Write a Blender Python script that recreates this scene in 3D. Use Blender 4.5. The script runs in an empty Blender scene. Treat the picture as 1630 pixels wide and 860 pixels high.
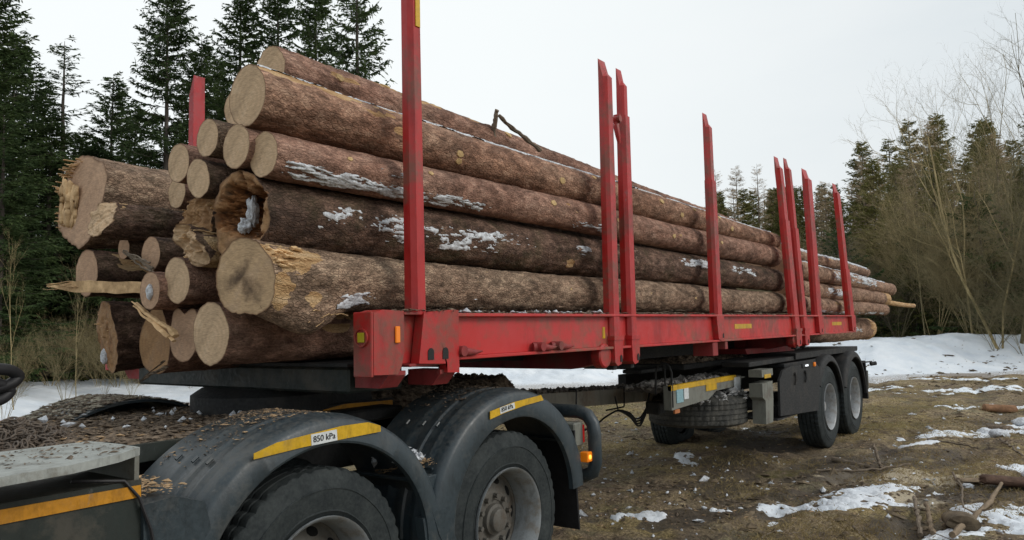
import bpy, math, random
import numpy as np
from mathutils import Matrix, Vector
random.seed(7)
rng = np.random.default_rng(11)
scene = bpy.context.scene
COL = scene.collection
R_ = math.radians

# ------------------------------------------------------------------ camera
# world frame: +X runs along the trailer away from the camera, +Y to its far side, +Z up
CAM_H = 1.6
cd = bpy.data.cameras.new('camera'); cam = bpy.data.objects.new('camera', cd); COL.objects.link(cam)
cd.sensor_width = 36; cd.sensor_fit = 'HORIZONTAL'; cd.lens = 27.03
cd.clip_start = 0.05; cd.clip_end = 3000
T = [[0.59466768, 0.04851754, 0.80250633], [-0.80367246, 0.06310087, 0.59171688], [-0.0219302, -0.99682713, 0.07651626]]
cam.matrix_world = Matrix(((T[0][0], -T[0][1], -T[0][2], 0), (T[1][0], -T[1][1], -T[1][2], 0),
                           (T[2][0], -T[2][1], -T[2][2], CAM_H), (0, 0, 0, 1)))
scene.camera = cam

# ------------------------------------------------------------------ world, sun, exposure
SUN_AZ, SUN_EL = R_(-70), R_(34)
w = bpy.data.worlds.new('World'); scene.world = w; w.use_nodes = True
nt = w.node_tree; nt.nodes.clear(); N = nt.nodes.new; LK = nt.links.new
sky = N('ShaderNodeTexSky'); sky.sky_type = 'NISHITA'; sky.sun_disc = False
sky.sun_elevation = SUN_EL; sky.sun_rotation = math.pi / 2 - SUN_AZ; sky.dust_density = 3.0
b1 = N('ShaderNodeBackground'); b1.inputs[1].default_value = 0.10; LK(sky.outputs[0], b1.inputs[0])
geo = N('ShaderNodeTexCoord')
dot = N('ShaderNodeVectorMath'); dot.operation = 'DOT_PRODUCT'
nrm = N('ShaderNodeVectorMath'); nrm.operation = 'NORMALIZE'; LK(geo.outputs['Generated'], nrm.inputs[0])
sdir = (math.cos(SUN_EL) * math.cos(SUN_AZ), math.cos(SUN_EL) * math.sin(SUN_AZ), math.sin(SUN_EL))
dot.inputs[1].default_value = (.36, .83, .42)   # thinner, brighter cloud over the left wood
LK(nrm.outputs[0], dot.inputs[0])
glow = N('ShaderNodeMapRange'); glow.inputs[1].default_value = 0.35; glow.inputs[2].default_value = 0.98
glow.inputs[3].default_value = 0.0; glow.inputs[4].default_value = 1.0; glow.interpolation_type = 'SMOOTHSTEP'
LK(dot.outputs['Value'], glow.inputs[0])
mp = N('ShaderNodeMapping'); mp.inputs['Scale'].default_value = (1.2, 1.2, 4.0); LK(nrm.outputs[0], mp.inputs[0])
cn = N('ShaderNodeTexNoise'); cn.inputs['Scale'].default_value = 1.6; cn.inputs['Detail'].default_value = 6; cn.inputs['Roughness'].default_value = 0.55
LK(mp.outputs[0], cn.inputs[0])
cr = N('ShaderNodeValToRGB'); cr.color_ramp.elements[0].position = 0.3; cr.color_ramp.elements[0].color = (0.70, 0.765, 0.80, 1)
cr.color_ramp.elements[1].position = 0.7; cr.color_ramp.elements[1].color = (0.83, 0.865, 0.88, 1); LK(cn.outputs[0], cr.inputs[0])
mx = N('ShaderNodeMixRGB'); mx.inputs[2].default_value = (1.02, 1.06, 1.06, 1); LK(glow.outputs[0], mx.inputs[0]); LK(cr.outputs[0], mx.inputs[1])
b2 = N('ShaderNodeBackground'); LK(mx.outputs[0], b2.inputs[0]); b2.inputs[1].default_value = 1.0
ms = N('ShaderNodeMixShader'); ms.inputs[0].default_value = 0.92; LK(b1.outputs[0], ms.inputs[1]); LK(b2.outputs[0], ms.inputs[2])
wo = N('ShaderNodeOutputWorld'); LK(ms.outputs[0], wo.inputs[0])
sl = bpy.data.lights.new('sun', 'SUN'); sl.energy = 1.25; sl.angle = R_(24); sl.color = (1.0, 0.95, 0.88)
so = bpy.data.objects.new('sun', sl); COL.objects.link(so)
so.rotation_euler = Vector(sdir).to_track_quat('Z', 'Y').to_euler()
so.location = (0, 0, 30)
scene.view_settings.view_transform = 'Standard'; scene.view_settings.look = 'None'
scene.view_settings.exposure = 0.0; scene.view_settings.gamma = 1.0; scene.view_settings.use_curve_mapping = False
scene.cycles.max_bounces = 6; scene.cycles.diffuse_bounces = 3; scene.cycles.transparent_max_bounces = 8

# ------------------------------------------------------------------ noise
_TN = 61
_T3 = np.random.default_rng(5).random(_TN ** 3).astype(np.float32) * 2 - 1
def vnoise(x, y, z=None, seed=0):
    """value noise on a table lattice"""
    x = np.asarray(x, np.float32) + 13.7 * seed; y = np.asarray(y, np.float32) - 7.3 * seed
    if z is None:
        x, y = np.broadcast_arrays(x, y)
        fx, fy = np.floor(x), np.floor(y); u, v = x - fx, y - fy
        ix = fx.astype(np.int64) % _TN; iy = fy.astype(np.int64) % _TN; jx = (ix + 1) % _TN; jy = (iy + 1) % _TN
        u = u * u * (3 - 2 * u); v = v * v * (3 - 2 * v); k = (seed * 7) % _TN
        g = lambda a, b: _T3[(a * _TN + b) * _TN + k]
        return (g(ix, iy) * (1 - u) + g(jx, iy) * u) * (1 - v) + (g(ix, jy) * (1 - u) + g(jx, jy) * u) * v
    z = np.asarray(z, np.float32) + 3.1 * seed
    x, y, z = np.broadcast_arrays(x, y, z)
    fx, fy, fz = np.floor(x), np.floor(y), np.floor(z); u, v, t = x - fx, y - fy, z - fz
    ix = fx.astype(np.int64) % _TN; iy = fy.astype(np.int64) % _TN; iz = fz.astype(np.int64) % _TN
    jx = (ix + 1) % _TN; jy = (iy + 1) % _TN; jz = (iz + 1) % _TN
    u = u * u * (3 - 2 * u); v = v * v * (3 - 2 * v); t = t * t * (3 - 2 * t)
    a00 = (ix * _TN + iy) * _TN; a10 = (jx * _TN + iy) * _TN; a01 = (ix * _TN + jy) * _TN; a11 = (jx * _TN + jy) * _TN
    def lay(k): return (_T3[a00 + k] * (1 - u) + _T3[a10 + k] * u) * (1 - v) + (_T3[a01 + k] * (1 - u) + _T3[a11 + k] * u) * v
    return lay(iz) * (1 - t) + lay(jz) * t
def fbm(x, y, z=None, seed=0, oct=4, gain=0.5):
    r = 0; a = 1.0; f = 1.0; s = 0
    for o in range(oct):
        r = r + a * vnoise(np.asarray(x) * f + 17.3 * o, np.asarray(y) * f - 9.1 * o, None if z is None else np.asarray(z) * f + 3.7 * o, seed + o)
        s += a; a *= gain; f *= 2.03
    return r / s
def sstep(a, b, x):
    t = np.clip((x - a) / (b - a), 0, 1); return t * t * (3 - 2 * t)

# ------------------------------------------------------------------ mesh helpers
def mesh_from(name, V, F, smooth=True, attrs=None):
    """V (n,3); F list of arrays of equal-length faces"""
    V = np.asarray(V, np.float32)
    if isinstance(F, np.ndarray): F = [F]
    F = [np.asarray(f, np.int32) for f in F if len(f)]
    me = bpy.data.meshes.new(name)
    me.vertices.add(len(V)); me.vertices.foreach_set('co', V.ravel())
    nl = sum(f.size for f in F); npoly = sum(len(f) for f in F)
    me.loops.add(nl); me.polygons.add(npoly)
    me.loops.foreach_set('vertex_index', np.concatenate([f.ravel() for f in F]))
    st = []; o = 0
    for f in F:
        st.append(o + np.arange(len(f)) * f.shape[1]); o += f.size
    me.polygons.foreach_set('loop_start', np.concatenate(st).astype(np.int32))
    me.polygons.foreach_set('use_smooth', np.full(npoly, smooth, bool))
    me.update(calc_edges=True)
    if attrs:
        for k, a in attrs.items():
            at = me.attributes.new(k, 'FLOAT', 'POINT'); at.data.foreach_set('value', np.asarray(a, np.float32))
    return me
def link(name, me, mat=None, parent=None, loc=None):
    o = bpy.data.objects.new(name, me); COL.objects.link(o)
    if mat is not None and len(me.materials) == 0: me.materials.append(mat)
    if parent is not None: o.parent = parent
    if loc is not None: o.location = loc
    return o
def tag(o, label=None, cat=None, group=None, kind=None):
    if label: o['label'] = label
    if cat: o['category'] = cat
    if group: o['group'] = group
    if kind: o['kind'] = kind
    return o
def empty(name, loc, label, cat, group=None, rz=0):
    o = bpy.data.objects.new(name, None); COL.objects.link(o); o.location = loc; o.rotation_euler = (0, 0, rz); o.empty_display_size = 0.2
    return tag(o, label, cat, group)

class MB:
    """collects shapes in world coordinates; build() links them as one mesh object under a parent standing at `org`"""
    def __init__(s): s.v = []; s.f4 = []; s.f3 = []; s.n = 0
    def add(s, V, F):
        V = np.asarray(V, float)
        F = np.asarray(F) + s.n
        (s.f4 if F.shape[1] == 4 else s.f3).append(F); s.v.append(V); s.n += len(V)
        return s
    def raw(s, V, F4, F3=None):
        base = s.n; s.v.append(np.asarray(V, float)); s.n += len(V)
        if F4 is not None and len(F4): s.f4.append(np.asarray(F4) + base)
        if F3 is not None and len(F3): s.f3.append(np.asarray(F3) + base)
        return s
    def box(s, x0, x1, y0, y1, z0, z1, c=0.008, M=None):
        """bevelled box"""
        c = min(c, abs(x1 - x0) * .3, abs(y1 - y0) * .3, abs(z1 - z0) * .3)
        V = []; idx = {}
        for ax in range(3):
            for i in (0, 1):
                for j in (0, 1):
                    for k in (0, 1):
                        p = [x0 if i == 0 else x1, y0 if j == 0 else y1, z0 if k == 0 else z1]
                        sg = [1 if i == 0 else -1, 1 if j == 0 else -1, 1 if k == 0 else -1]
                        for a in range(3):
                            if a != ax: p[a] += sg[a] * c
                        idx[(ax, i, j, k)] = len(V); V.append(p)
        F4 = []; F3 = []
        g = lambda ax, i, j, k: idx[(ax, i, j, k)]
        for i in (0, 1): F4.append([g(0, i, 0, 0), g(0, i, 1, 0), g(0, i, 1, 1), g(0, i, 0, 1)])
        for j in (0, 1): F4.append([g(1, 0, j, 0), g(1, 1, j, 0), g(1, 1, j, 1), g(1, 0, j, 1)])
        for k in (0, 1): F4.append([g(2, 0, 0, k), g(2, 1, 0, k), g(2, 1, 1, k), g(2, 0, 1, k)])
        for a in (0, 1):
            for b in (0, 1):
                F4.append([g(1, 0, a, b), g(1, 1, a, b), g(2, 1, a, b), g(2, 0, a, b)])
                F4.append([g(0, a, 0, b), g(0, a, 1, b), g(2, a, 1, b), g(2, a, 0, b)])
                F4.append([g(0, a, b, 0), g(0, a, b, 1), g(1, a, b, 1), g(1, a, b, 0)])
                for d in (0, 1): F3.append([g(0, a, b, d), g(1, a, b, d), g(2, a, b, d)])
        V = np.array(V)
        if M is not None: V = V @ np.array(M)[:3, :3].T + np.array(M)[:3, 3]
        return s.raw(V, F4, F3)
    def tube(s, P, r, n=8, cap=True, flat=1.0):
        P = np.asarray(P, float); r = np.broadcast_to(np.asarray(r, float), (len(P),))
        d = np.gradient(P, axis=0); d /= np.linalg.norm(d, axis=1)[:, None] + 1e-9
        up = np.array([0, 0, 1.]) if abs(d[0][2]) < 0.9 else np.array([1., 0, 0])
        V = []
        a = np.arange(n) * 2 * math.pi / n
        u = np.cross(d[0], up); u /= np.linalg.norm(u)
        for i in range(len(P)):
            u = u - d[i] * np.dot(u, d[i]); u /= np.linalg.norm(u) + 1e-9
            v = np.cross(d[i], u)
            V.append(P[i] + r[i] * (np.cos(a)[:, None] * u + flat * np.sin(a)[:, None] * v))
        V = np.concatenate(V); m = len(P)
        i, j = np.meshgrid(np.arange(m - 1), np.arange(n), indexing='ij')
        F = np.stack([i * n + j, i * n + (j + 1) % n, (i + 1) * n + (j + 1) % n, (i + 1) * n + j], -1).reshape(-1, 4)
        F3 = None
        if cap:
            V = np.concatenate([V, P[:1], P[-1:]]); c0 = m * n; k = np.arange(n)
            F3 = np.concatenate([np.stack([k, (k + 1) % n, np.full(n, c0)], -1)[:, ::-1], np.stack([(m - 1) * n + k, (m - 1) * n + (k + 1) % n, np.full(n, c0 + 1)], -1)])
        return s.raw(V, F, F3)
    def cyl(s, a, b, r, n=16): return s.tube([a, b], [r, r], n)
    def lathe(s, prof, c, n=64, skip=None, closed=False, rfun=None, axis='y'):
        """profile of (radius, along) turned about an axis through c"""
        prof = np.asarray(prof, float); m = len(prof); a = np.arange(n) * 2 * math.pi / n
        rr = np.repeat(prof[:, 0][:, None], n, 1)
        if rfun is not None: rr = rfun(rr, prof[:, 1][:, None], a[None, :])
        al = np.repeat(prof[:, 1][:, None], n, 1)
        if axis == 'y': V = np.stack([c[0] + rr * np.cos(a), c[1] + al, c[2] + rr * np.sin(a)], -1)
        elif axis == 'z': V = np.stack([c[0] + rr * np.cos(a), c[1] + rr * np.sin(a), c[2] + al], -1)
        else: V = np.stack([c[0] + al, c[1] + rr * np.cos(a), c[2] + rr * np.sin(a)], -1)
        V = V.reshape(-1, 3)
        mi = m if closed else m - 1
        i, j = np.meshgrid(np.arange(mi), np.arange(n), indexing='ij')
        if skip is not None:
            k = ~skip(i, j); i = i[k]; j = j[k]
        F = np.stack([i * n + j, i * n + (j + 1) % n, ((i + 1) % m) * n + (j + 1) % n, ((i + 1) % m) * n + j], -1).reshape(-1, 4)
        return s.raw(V, F)
    def prism(s, pts, y0, y1, plane='xz', M=None):
        """polygon extruded: plane xz -> along y, yz -> along x, xy -> along z"""
        n = len(pts); V = []
        for t in (y0, y1):
            for p in pts:
                V.append({'xz': (p[0], t, p[1]), 'yz': (t, p[0], p[1]), 'xy': (p[0], p[1], t)}[plane])
        c0 = np.mean(V[:n], 0); c1 = np.mean(V[n:], 0); V = np.array(V + [c0, c1])
        if M is not None: V = V @ np.array(M)[:3, :3].T + np.array(M)[:3, 3]
        k = np.arange(n); k1 = (k + 1) % n
        F = np.stack([k, k1, n + k1, n + k], -1)
        F3 = np.concatenate([np.stack([k1, k, np.full(n, 2 * n)], -1), np.stack([n + k, n + k1, np.full(n, 2 * n + 1)], -1)])
        return s.raw(V, F, F3)
    def build(s, name, mat, parent=None, smooth=False, org=None, auto=None):
        V = np.concatenate(s.v)
        if org is None: org = parent.matrix_basis.translation if parent is not None and parent.parent is None else (
            (parent.parent.matrix_basis.translation + parent.matrix_basis.translation) if parent is not None else (0, 0, 0))
        V = V - np.array(org)
        F = []
        if s.f4: F.append(np.concatenate(s.f4))
        if s.f3: F.append(np.concatenate(s.f3))
        me = mesh_from(name, V, F, smooth)
        if auto:
            bm_fix(me)
            me.shade_flat() if False else None
            for p in me.polygons: p.use_smooth = True
            me.set_sharp_from_angle(angle=R_(auto))
        else: bm_fix(me)
        return link(name, me, mat, parent)
import bmesh
def bm_fix(me):
    bm = bmesh.new(); bm.from_mesh(me); bmesh.ops.recalc_face_normals(bm, faces=bm.faces); bm.to_mesh(me); bm.free()

# ------------------------------------------------------------------ materials
def new_mat(name):
    m = bpy.data.materials.new(name); m.use_nodes = True; nt = m.node_tree; nt.nodes.clear()
    o = nt.nodes.new('ShaderNodeOutputMaterial'); p = nt.nodes.new('ShaderNodeBsdfPrincipled'); nt.links.new(p.outputs[0], o.inputs[0])
    return m, nt, p
def n_noise(nt, scale, detail=4, rough=0.55, vec=None, sc=None, coord='Object'):
    t = nt.nodes.new('ShaderNodeTexCoord'); x = t.outputs[coord] if vec is None else vec
    if sc:
        mp = nt.nodes.new('ShaderNodeMapping'); mp.inputs['Scale'].default_value = sc; nt.links.new(x, mp.inputs[0]); x = mp.outputs[0]
    n = nt.nodes.new('ShaderNodeTexNoise'); n.inputs['Scale'].default_value = scale; n.inputs['Detail'].default_value = detail; n.inputs['Roughness'].default_value = rough
    nt.links.new(x, n.inputs[0]); return n.outputs[0]
def n_vor(nt, scale, sc=None, feature='F1', out='Distance', rnd=1.0):
    t = nt.nodes.new('ShaderNodeTexCoord'); x = t.outputs['Object']
    # warp
    nn = nt.nodes.new('ShaderNodeTexNoise'); nn.inputs['Scale'].default_value = scale * .7; nt.links.new(x, nn.inputs[0])
    va = nt.nodes.new('ShaderNodeVectorMath'); va.operation = 'MULTIPLY_ADD'; nt.links.new(nn.outputs[1], va.inputs[0]); va.inputs[1].default_value = (.35 / scale,) * 3; nt.links.new(x, va.inputs[2]); x = va.outputs[0]
    if sc:
        mp = nt.nodes.new('ShaderNodeMapping'); mp.inputs['Scale'].default_value = sc; nt.links.new(x, mp.inputs[0]); x = mp.outputs[0]
    n = nt.nodes.new('ShaderNodeTexVoronoi'); n.feature = feature; n.inputs['Scale'].default_value = scale
    if 'Randomness' in n.inputs: n.inputs['Randomness'].default_value = rnd
    nt.links.new(x, n.inputs[0]); return n.outputs[out]
def ramp(nt, x, stops):
    r = nt.nodes.new('ShaderNodeValToRGB'); e = r.color_ramp.elements
    while len(e) < len(stops): e.new(0.5)
    for i, (p, c) in enumerate(stops):
        e[i].position = p; e[i].color = (*c, 1) if not isinstance(c, (int, float)) else (c, c, c, 1)
    nt.links.new(x, r.inputs[0]); return r.outputs[0]
def mix(nt, f, a, b, mode='MIX'):
    m = nt.nodes.new('ShaderNodeMixRGB'); m.blend_type = mode
    for i, q in enumerate((f, a, b)):
        if isinstance(q, (int, float)): m.inputs[i].default_value = q if i == 0 else (q, q, q, 1)
        elif isinstance(q, tuple): m.inputs[i].default_value = (*q, 1)
        else: nt.links.new(q, m.inputs[i])
    return m.outputs[0]
def math_(nt, op, a, b=0.0, c=None):
    m = nt.nodes.new('ShaderNodeMath'); m.operation = op
    for i, q in enumerate((a, b) if c is None else (a, b, c)):
        if isinstance(q, (int, float)): m.inputs[i].default_value = q
        else: nt.links.new(q, m.inputs[i])
    return m.outputs[0]
def attr(nt, name):
    a = nt.nodes.new('ShaderNodeAttribute'); a.attribute_name = name; return a.outputs['Fac']
def setin(nt, p, name, x):
    if isinstance(x, (int, float)): p.inputs[name].default_value = x
    elif isinstance(x, tuple): p.inputs[name].default_value = (*x, 1)
    else: nt.links.new(x, p.inputs[name])
def bump(nt, p, h, strength=0.5, dist=0.01):
    b = nt.nodes.new('ShaderNodeBump'); b.inputs['Strength'].default_value = strength; b.inputs['Distance'].default_value = dist
    nt.links.new(h, b.inputs['Height']); nt.links.new(b.outputs[0], p.inputs['Normal'])

def mat_bark(name, dark, mid, light, moss=0.0, scale=1.0, contrast=.3):
    m, nt, p = new_mat(name)
    big = n_noise(nt, 3.0 * scale, 6, .68, sc=(.5, 1, 1)); cell = n_vor(nt, 34 * scale, sc=(.55, 1, 1), out='Color')
    sepc = nt.nodes.new('ShaderNodeSeparateColor'); nt.links.new(cell, sepc.inputs[0])
    med = n_noise(nt, 22 * scale, 6, .65, sc=(.55, 1, 1))
    vor = n_vor(nt, 62 * scale, sc=(.5, 1, 1), feature='DISTANCE_TO_EDGE')
    fle = n_noise(nt, 140 * scale, 3, .7, sc=(.5, 1, 1))
    c = ramp(nt, big, [(0.32, dark), (0.5, mid), (0.68, light)])
    c2 = ramp(nt, med, [(0.3, tuple(v * .45 for v in dark)), (0.52, mid), (0.72, tuple(min(1, v * 1.35) for v in light))])
    c = mix(nt, 0.55, c, c2)
    c = mix(nt, .38 + .3 * contrast, c, mix(nt, 1.0, c, ramp(nt, sepc.outputs[0], [(0.0, .55), (.55, 1.0), (1.0, 1.5)]), 'MULTIPLY'))
    sc_ = n_noise(nt, 9 * scale, 7, .72, sc=(.35, 1, 1)); c = mix(nt, .7, c, mix(nt, 1.0, c, ramp(nt, sc_, [(0.34, .30), (.5, 1.0), (.66, 1.6)]), 'MULTIPLY'))
    c = mix(nt, ramp(nt, n_noise(nt, 13, 6, .7, sc=(.5, 1, 1)), [(0.60, 0.0), (0.66, .55)]), c, tuple(min(1, v * 1.25 + .03) for v in light))
    cracks = ramp(nt, vor, [(0.0, 0.35), (0.14, 1.0)])
    c = mix(nt, 0.6 * contrast, c, mix(nt, 1.0, c, cracks, 'MULTIPLY'))
    c = mix(nt, 0.6, c, mix(nt, 1.0, c, ramp(nt, fle, [(0.3, 0.35), (0.5, 1.0), (0.72, 1.9)]), 'MULTIPLY'))
    scar = ramp(nt, n_noise(nt, 17, 7, .8, sc=(.3, 1, 1)), [(0.62, 0.0), (0.67, .7)]); c = mix(nt, scar, c, tuple(v * .35 for v in dark))
    if moss > 0:
        mo = n_noise(nt, 5, 5, .7); c = mix(nt, math_(nt, 'MULTIPLY', ramp(nt, mo, [(0.5, 0.0), (0.65, 1.0)]), moss), c, (0.07, 0.075, 0.03))
    # wood where the bark is gone
    wn = n_noise(nt, 30, 5, .6, sc=(.12, 1, 1))
    wood = ramp(nt, wn, [(0.3, (0.30, 0.16, 0.07)), (0.5, (0.50, 0.32, 0.16)), (0.7, (0.62, 0.45, 0.27))])
    pe = attr(nt, 'peel'); pk = math_(nt, 'ADD', pe, math_(nt, 'MULTIPLY', math_(nt, 'SUBTRACT', med, .5), .7))
    c = mix(nt, ramp(nt, pk, [(0.42, 0.0), (0.5, 1.0)]), c, wood)
    # rotten dark stain
    ro = attr(nt, 'rot'); c = mix(nt, ro, c, (0.02, 0.014, 0.011))
    fr = attr(nt, 'frost'); fk = math_(nt, 'ADD', fr, math_(nt, 'MULTIPLY', math_(nt, 'SUBTRACT', fle, .5), 1.2))
    c = mix(nt, ramp(nt, fk, [(0.35, 0.0), (0.8, 0.9)]), c, (0.62, 0.66, 0.72))
    setin(nt, p, 'Base Color', c); setin(nt, p, 'Roughness', 0.9); p.inputs['Specular IOR Level'].default_value = 0.2
    h = math_(nt, 'ADD', math_(nt, 'MULTIPLY', cracks, .25 + .3 * contrast), math_(nt, 'ADD', math_(nt, 'MULTIPLY', med, 1.2), math_(nt, 'MULTIPLY', fle, .5)))
    bump(nt, p, h, 1.0, 0.012)
    return m
BARK_RED = mat_bark('bark_red', (0.150, 0.078, 0.054), (0.275, 0.155, 0.112), (0.37, 0.24, 0.18))
BARK_ORANGE = mat_bark('bark_orange', (0.155, 0.080, 0.050), (0.285, 0.160, 0.108), (0.375, 0.250, 0.178), scale=.85, contrast=.5)
BARK_GREY = mat_bark('bark_grey', (0.145, 0.092, 0.062), (0.29, 0.195, 0.135), (0.40, 0.30, 0.21), scale=1.15, contrast=.8)
BARK_DARK = mat_bark('bark_dark', (0.040, 0.027, 0.021), (0.125, 0.075, 0.054), (0.25, 0.16, 0.12), moss=0.3, contrast=.7)
BARK_FAR = mat_bark('bark_far', (0.155, 0.092, 0.062), (0.29, 0.18, 0.125), (0.39, 0.27, 0.19), scale=.9)
BARKS = dict(orange=BARK_ORANGE, red=BARK_RED, grey=BARK_GREY, dark=BARK_DARK, far=BARK_FAR)

def mat_face(name, base, tone, ring=1.0, heart=None, stain=0.0):
    m, nt, p = new_mat(name)
    t = nt.nodes.new('ShaderNodeTexCoord'); x = t.outputs['Object']
    mp = nt.nodes.new('ShaderNodeMapping'); mp.inputs['Scale'].default_value = (0, 1, 1); nt.links.new(x, mp.inputs[0])
    nn = nt.nodes.new('ShaderNodeTexNoise'); nn.inputs['Scale'].default_value = 6; nt.links.new(mp.outputs[0], nn.inputs[0])
    va = nt.nodes.new('ShaderNodeVectorMath'); va.operation = 'MULTIPLY_ADD'; nt.links.new(nn.outputs[1], va.inputs[0]); va.inputs[1].default_value = (0, .035, .035); nt.links.new(mp.outputs[0], va.inputs[2])
    ln = nt.nodes.new('ShaderNodeVectorMath'); ln.operation = 'LENGTH'; nt.links.new(va.outputs[0], ln.inputs[0]); rad = ln.outputs['Value']
    s = math_(nt, 'SINE', math_(nt, 'MULTIPLY', rad, 620.0)); s2 = math_(nt, 'SINE', math_(nt, 'MULTIPLY', rad, 213.0))
    rings = math_(nt, 'ADD', math_(nt, 'MULTIPLY', s, .35), math_(nt, 'MULTIPLY', s2, .65))
    rings = math_(nt, 'MULTIPLY_ADD', rings, .5, .5)
    big = n_noise(nt, 9, 5, .6); fine = n_noise(nt, 120, 4, .6, sc=(1, .25, 1.6)); sp_ = nt.nodes.new('ShaderNodeSeparateXYZ'); nt.links.new(mp.outputs[0], sp_.inputs[0]); ang = math_(nt, 'ARCTAN2', sp_.outputs[2], sp_.outputs[1]); cmb = nt.nodes.new('ShaderNodeCombineXYZ'); nt.links.new(math_(nt, 'MULTIPLY', ang, 5.0), cmb.inputs[0]); nt.links.new(math_(nt, 'MULTIPLY', rad, 6.0), cmb.inputs[1]); rc = nt.nodes.new('ShaderNodeTexNoise'); rc.inputs['Scale'].default_value = 2.2; rc.inputs['Detail'].default_value = 5; nt.links.new(cmb.outputs[0], rc.inputs[0])
    c = ramp(nt, big, [(0.3, tuple(v * .80 for v in base)), (0.55, base), (0.75, tone)])
    c = mix(nt, 0.13 * ring, c, mix(nt, 1.0, c, ramp(nt, rings, [(0.2, .45), (.8, 1.15)]), 'MULTIPLY'))
    c = mix(nt, 0.5, c, mix(nt, 1.0, c, ramp(nt, fine, [(0.3, .55), (.7, 1.25)]), 'MULTIPLY'))
    c = mix(nt, 0.5, c, mix(nt, 1.0, c, ramp(nt, n_noise(nt, 3.5, 6, .65), [(0.36, .62), (.62, 1.15)]), 'MULTIPLY'))
    c = mix(nt, ramp(nt, rc.outputs[0], [(0.275, .75), (0.31, 0.0)]), c, (0.13, 0.08, 0.05))
    if heart: c = mix(nt, ramp(nt, math_(nt, 'ADD', rad, math_(nt, 'MULTIPLY', math_(nt, 'SUBTRACT', big, .5), .30)), [(heart[0] * .15, .95), (heart[0], 0.0)]), c, heart[1])
    if stain: c = mix(nt, math_(nt, 'MULTIPLY', ramp(nt, n_noise(nt, 4.5, 5, .65), [(0.5, 0.0), (0.66, 1.0)]), stain), c, (0.16, 0.095, 0.06))
    ed = attr(nt, 'edge'); c = mix(nt, ed, c, (0.16, 0.09, 0.05))
    ro = attr(nt, 'rot'); c = mix(nt, ro, c, ramp(nt, n_noise(nt, 26, 6, .7, sc=(.4, 1, 1)), [(0.34, (0.02, 0.011, 0.007)), (0.48, (0.16, 0.065, 0.024)), (0.58, (0.34, 0.16, 0.065)), (0.7, (0.46, 0.28, 0.14))]))
    setin(nt, p, 'Base Color', c); setin(nt, p, 'Roughness', 0.8); p.inputs['Specular IOR Level'].default_value = 0.25
    bump(nt, p, math_(nt, 'ADD', fine, math_(nt, 'MULTIPLY', rings, .25)), 0.45, 0.004)
    return m
FACE_PALE = mat_face('cut_wood_pale', (0.64, 0.455, 0.285), (0.72, 0.54, 0.36), ring=1.2, stain=.25)
FACE_PINK = mat_face('cut_wood_pink', (0.57, 0.37, 0.24), (0.64, 0.44, 0.30), ring=1.0, stain=.5)
FACE_DARKHEART = mat_face('cut_wood_dark_heart', (0.60, 0.42, 0.25), (0.68, 0.50, 0.33), heart=(0.085, (0.09, 0.06, 0.042)), stain=.35)
FACE_ROT = mat_face('cut_wood_rotten', (0.40, 0.235, 0.115), (0.50, 0.33, 0.18), stain=.6)
FACES = dict(pale=FACE_PALE, pink=FACE_PINK, heart=FACE_DARKHEART, rot=FACE_ROT)

def mat_simple(name, col, rough=0.7, var=0.25, nscale=12, bumps=0.3, bdist=0.004, metal=0.0, spec=0.3, sc=None, col2=None):
    m, nt, p = new_mat(name)
    a = n_noise(nt, nscale, 6, .65, sc=sc)
    lo = tuple(v * (1 - var) for v in col); hi = tuple(min(1, v * (1 + var)) for v in (col2 or col))
    setin(nt, p, 'Base Color', ramp(nt, a, [(0.3, lo), (0.7, hi)])); setin(nt, p, 'Roughness', rough); p.inputs['Metallic'].default_value = metal
    p.inputs['Specular IOR Level'].default_value = spec
    if bumps: bump(nt, p, n_noise(nt, nscale * 4, 5, .6, sc=sc), bumps, bdist)
    return m
WOOD_RAW = mat_simple('torn_wood', (0.50, 0.31, 0.15), .8, .4, 14, .6, .006, sc=(.15, 1, 1), col2=(0.58, 0.40, 0.22))
WOOD_GREY = mat_simple('weathered_wood', (0.20, 0.15, 0.10), .9, .4, 20, .6, .006, sc=(.2, 1, 1))
KNOT = mat_simple('knot_wood', (0.50, 0.35, 0.17), .8, .35, 60, .4, .003)
CHIP = mat_simple('bark_chips', (0.055, 0.042, 0.032), .95, .55, 30, .5, .006, col2=(0.19, 0.145, 0.105))
CHIP_LIGHT = mat_simple('wood_chips', (0.38, 0.26, 0.15), .95, .4, 30, .3, .004)
RUBBER_D = (0.022, 0.024, 0.026)

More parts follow.
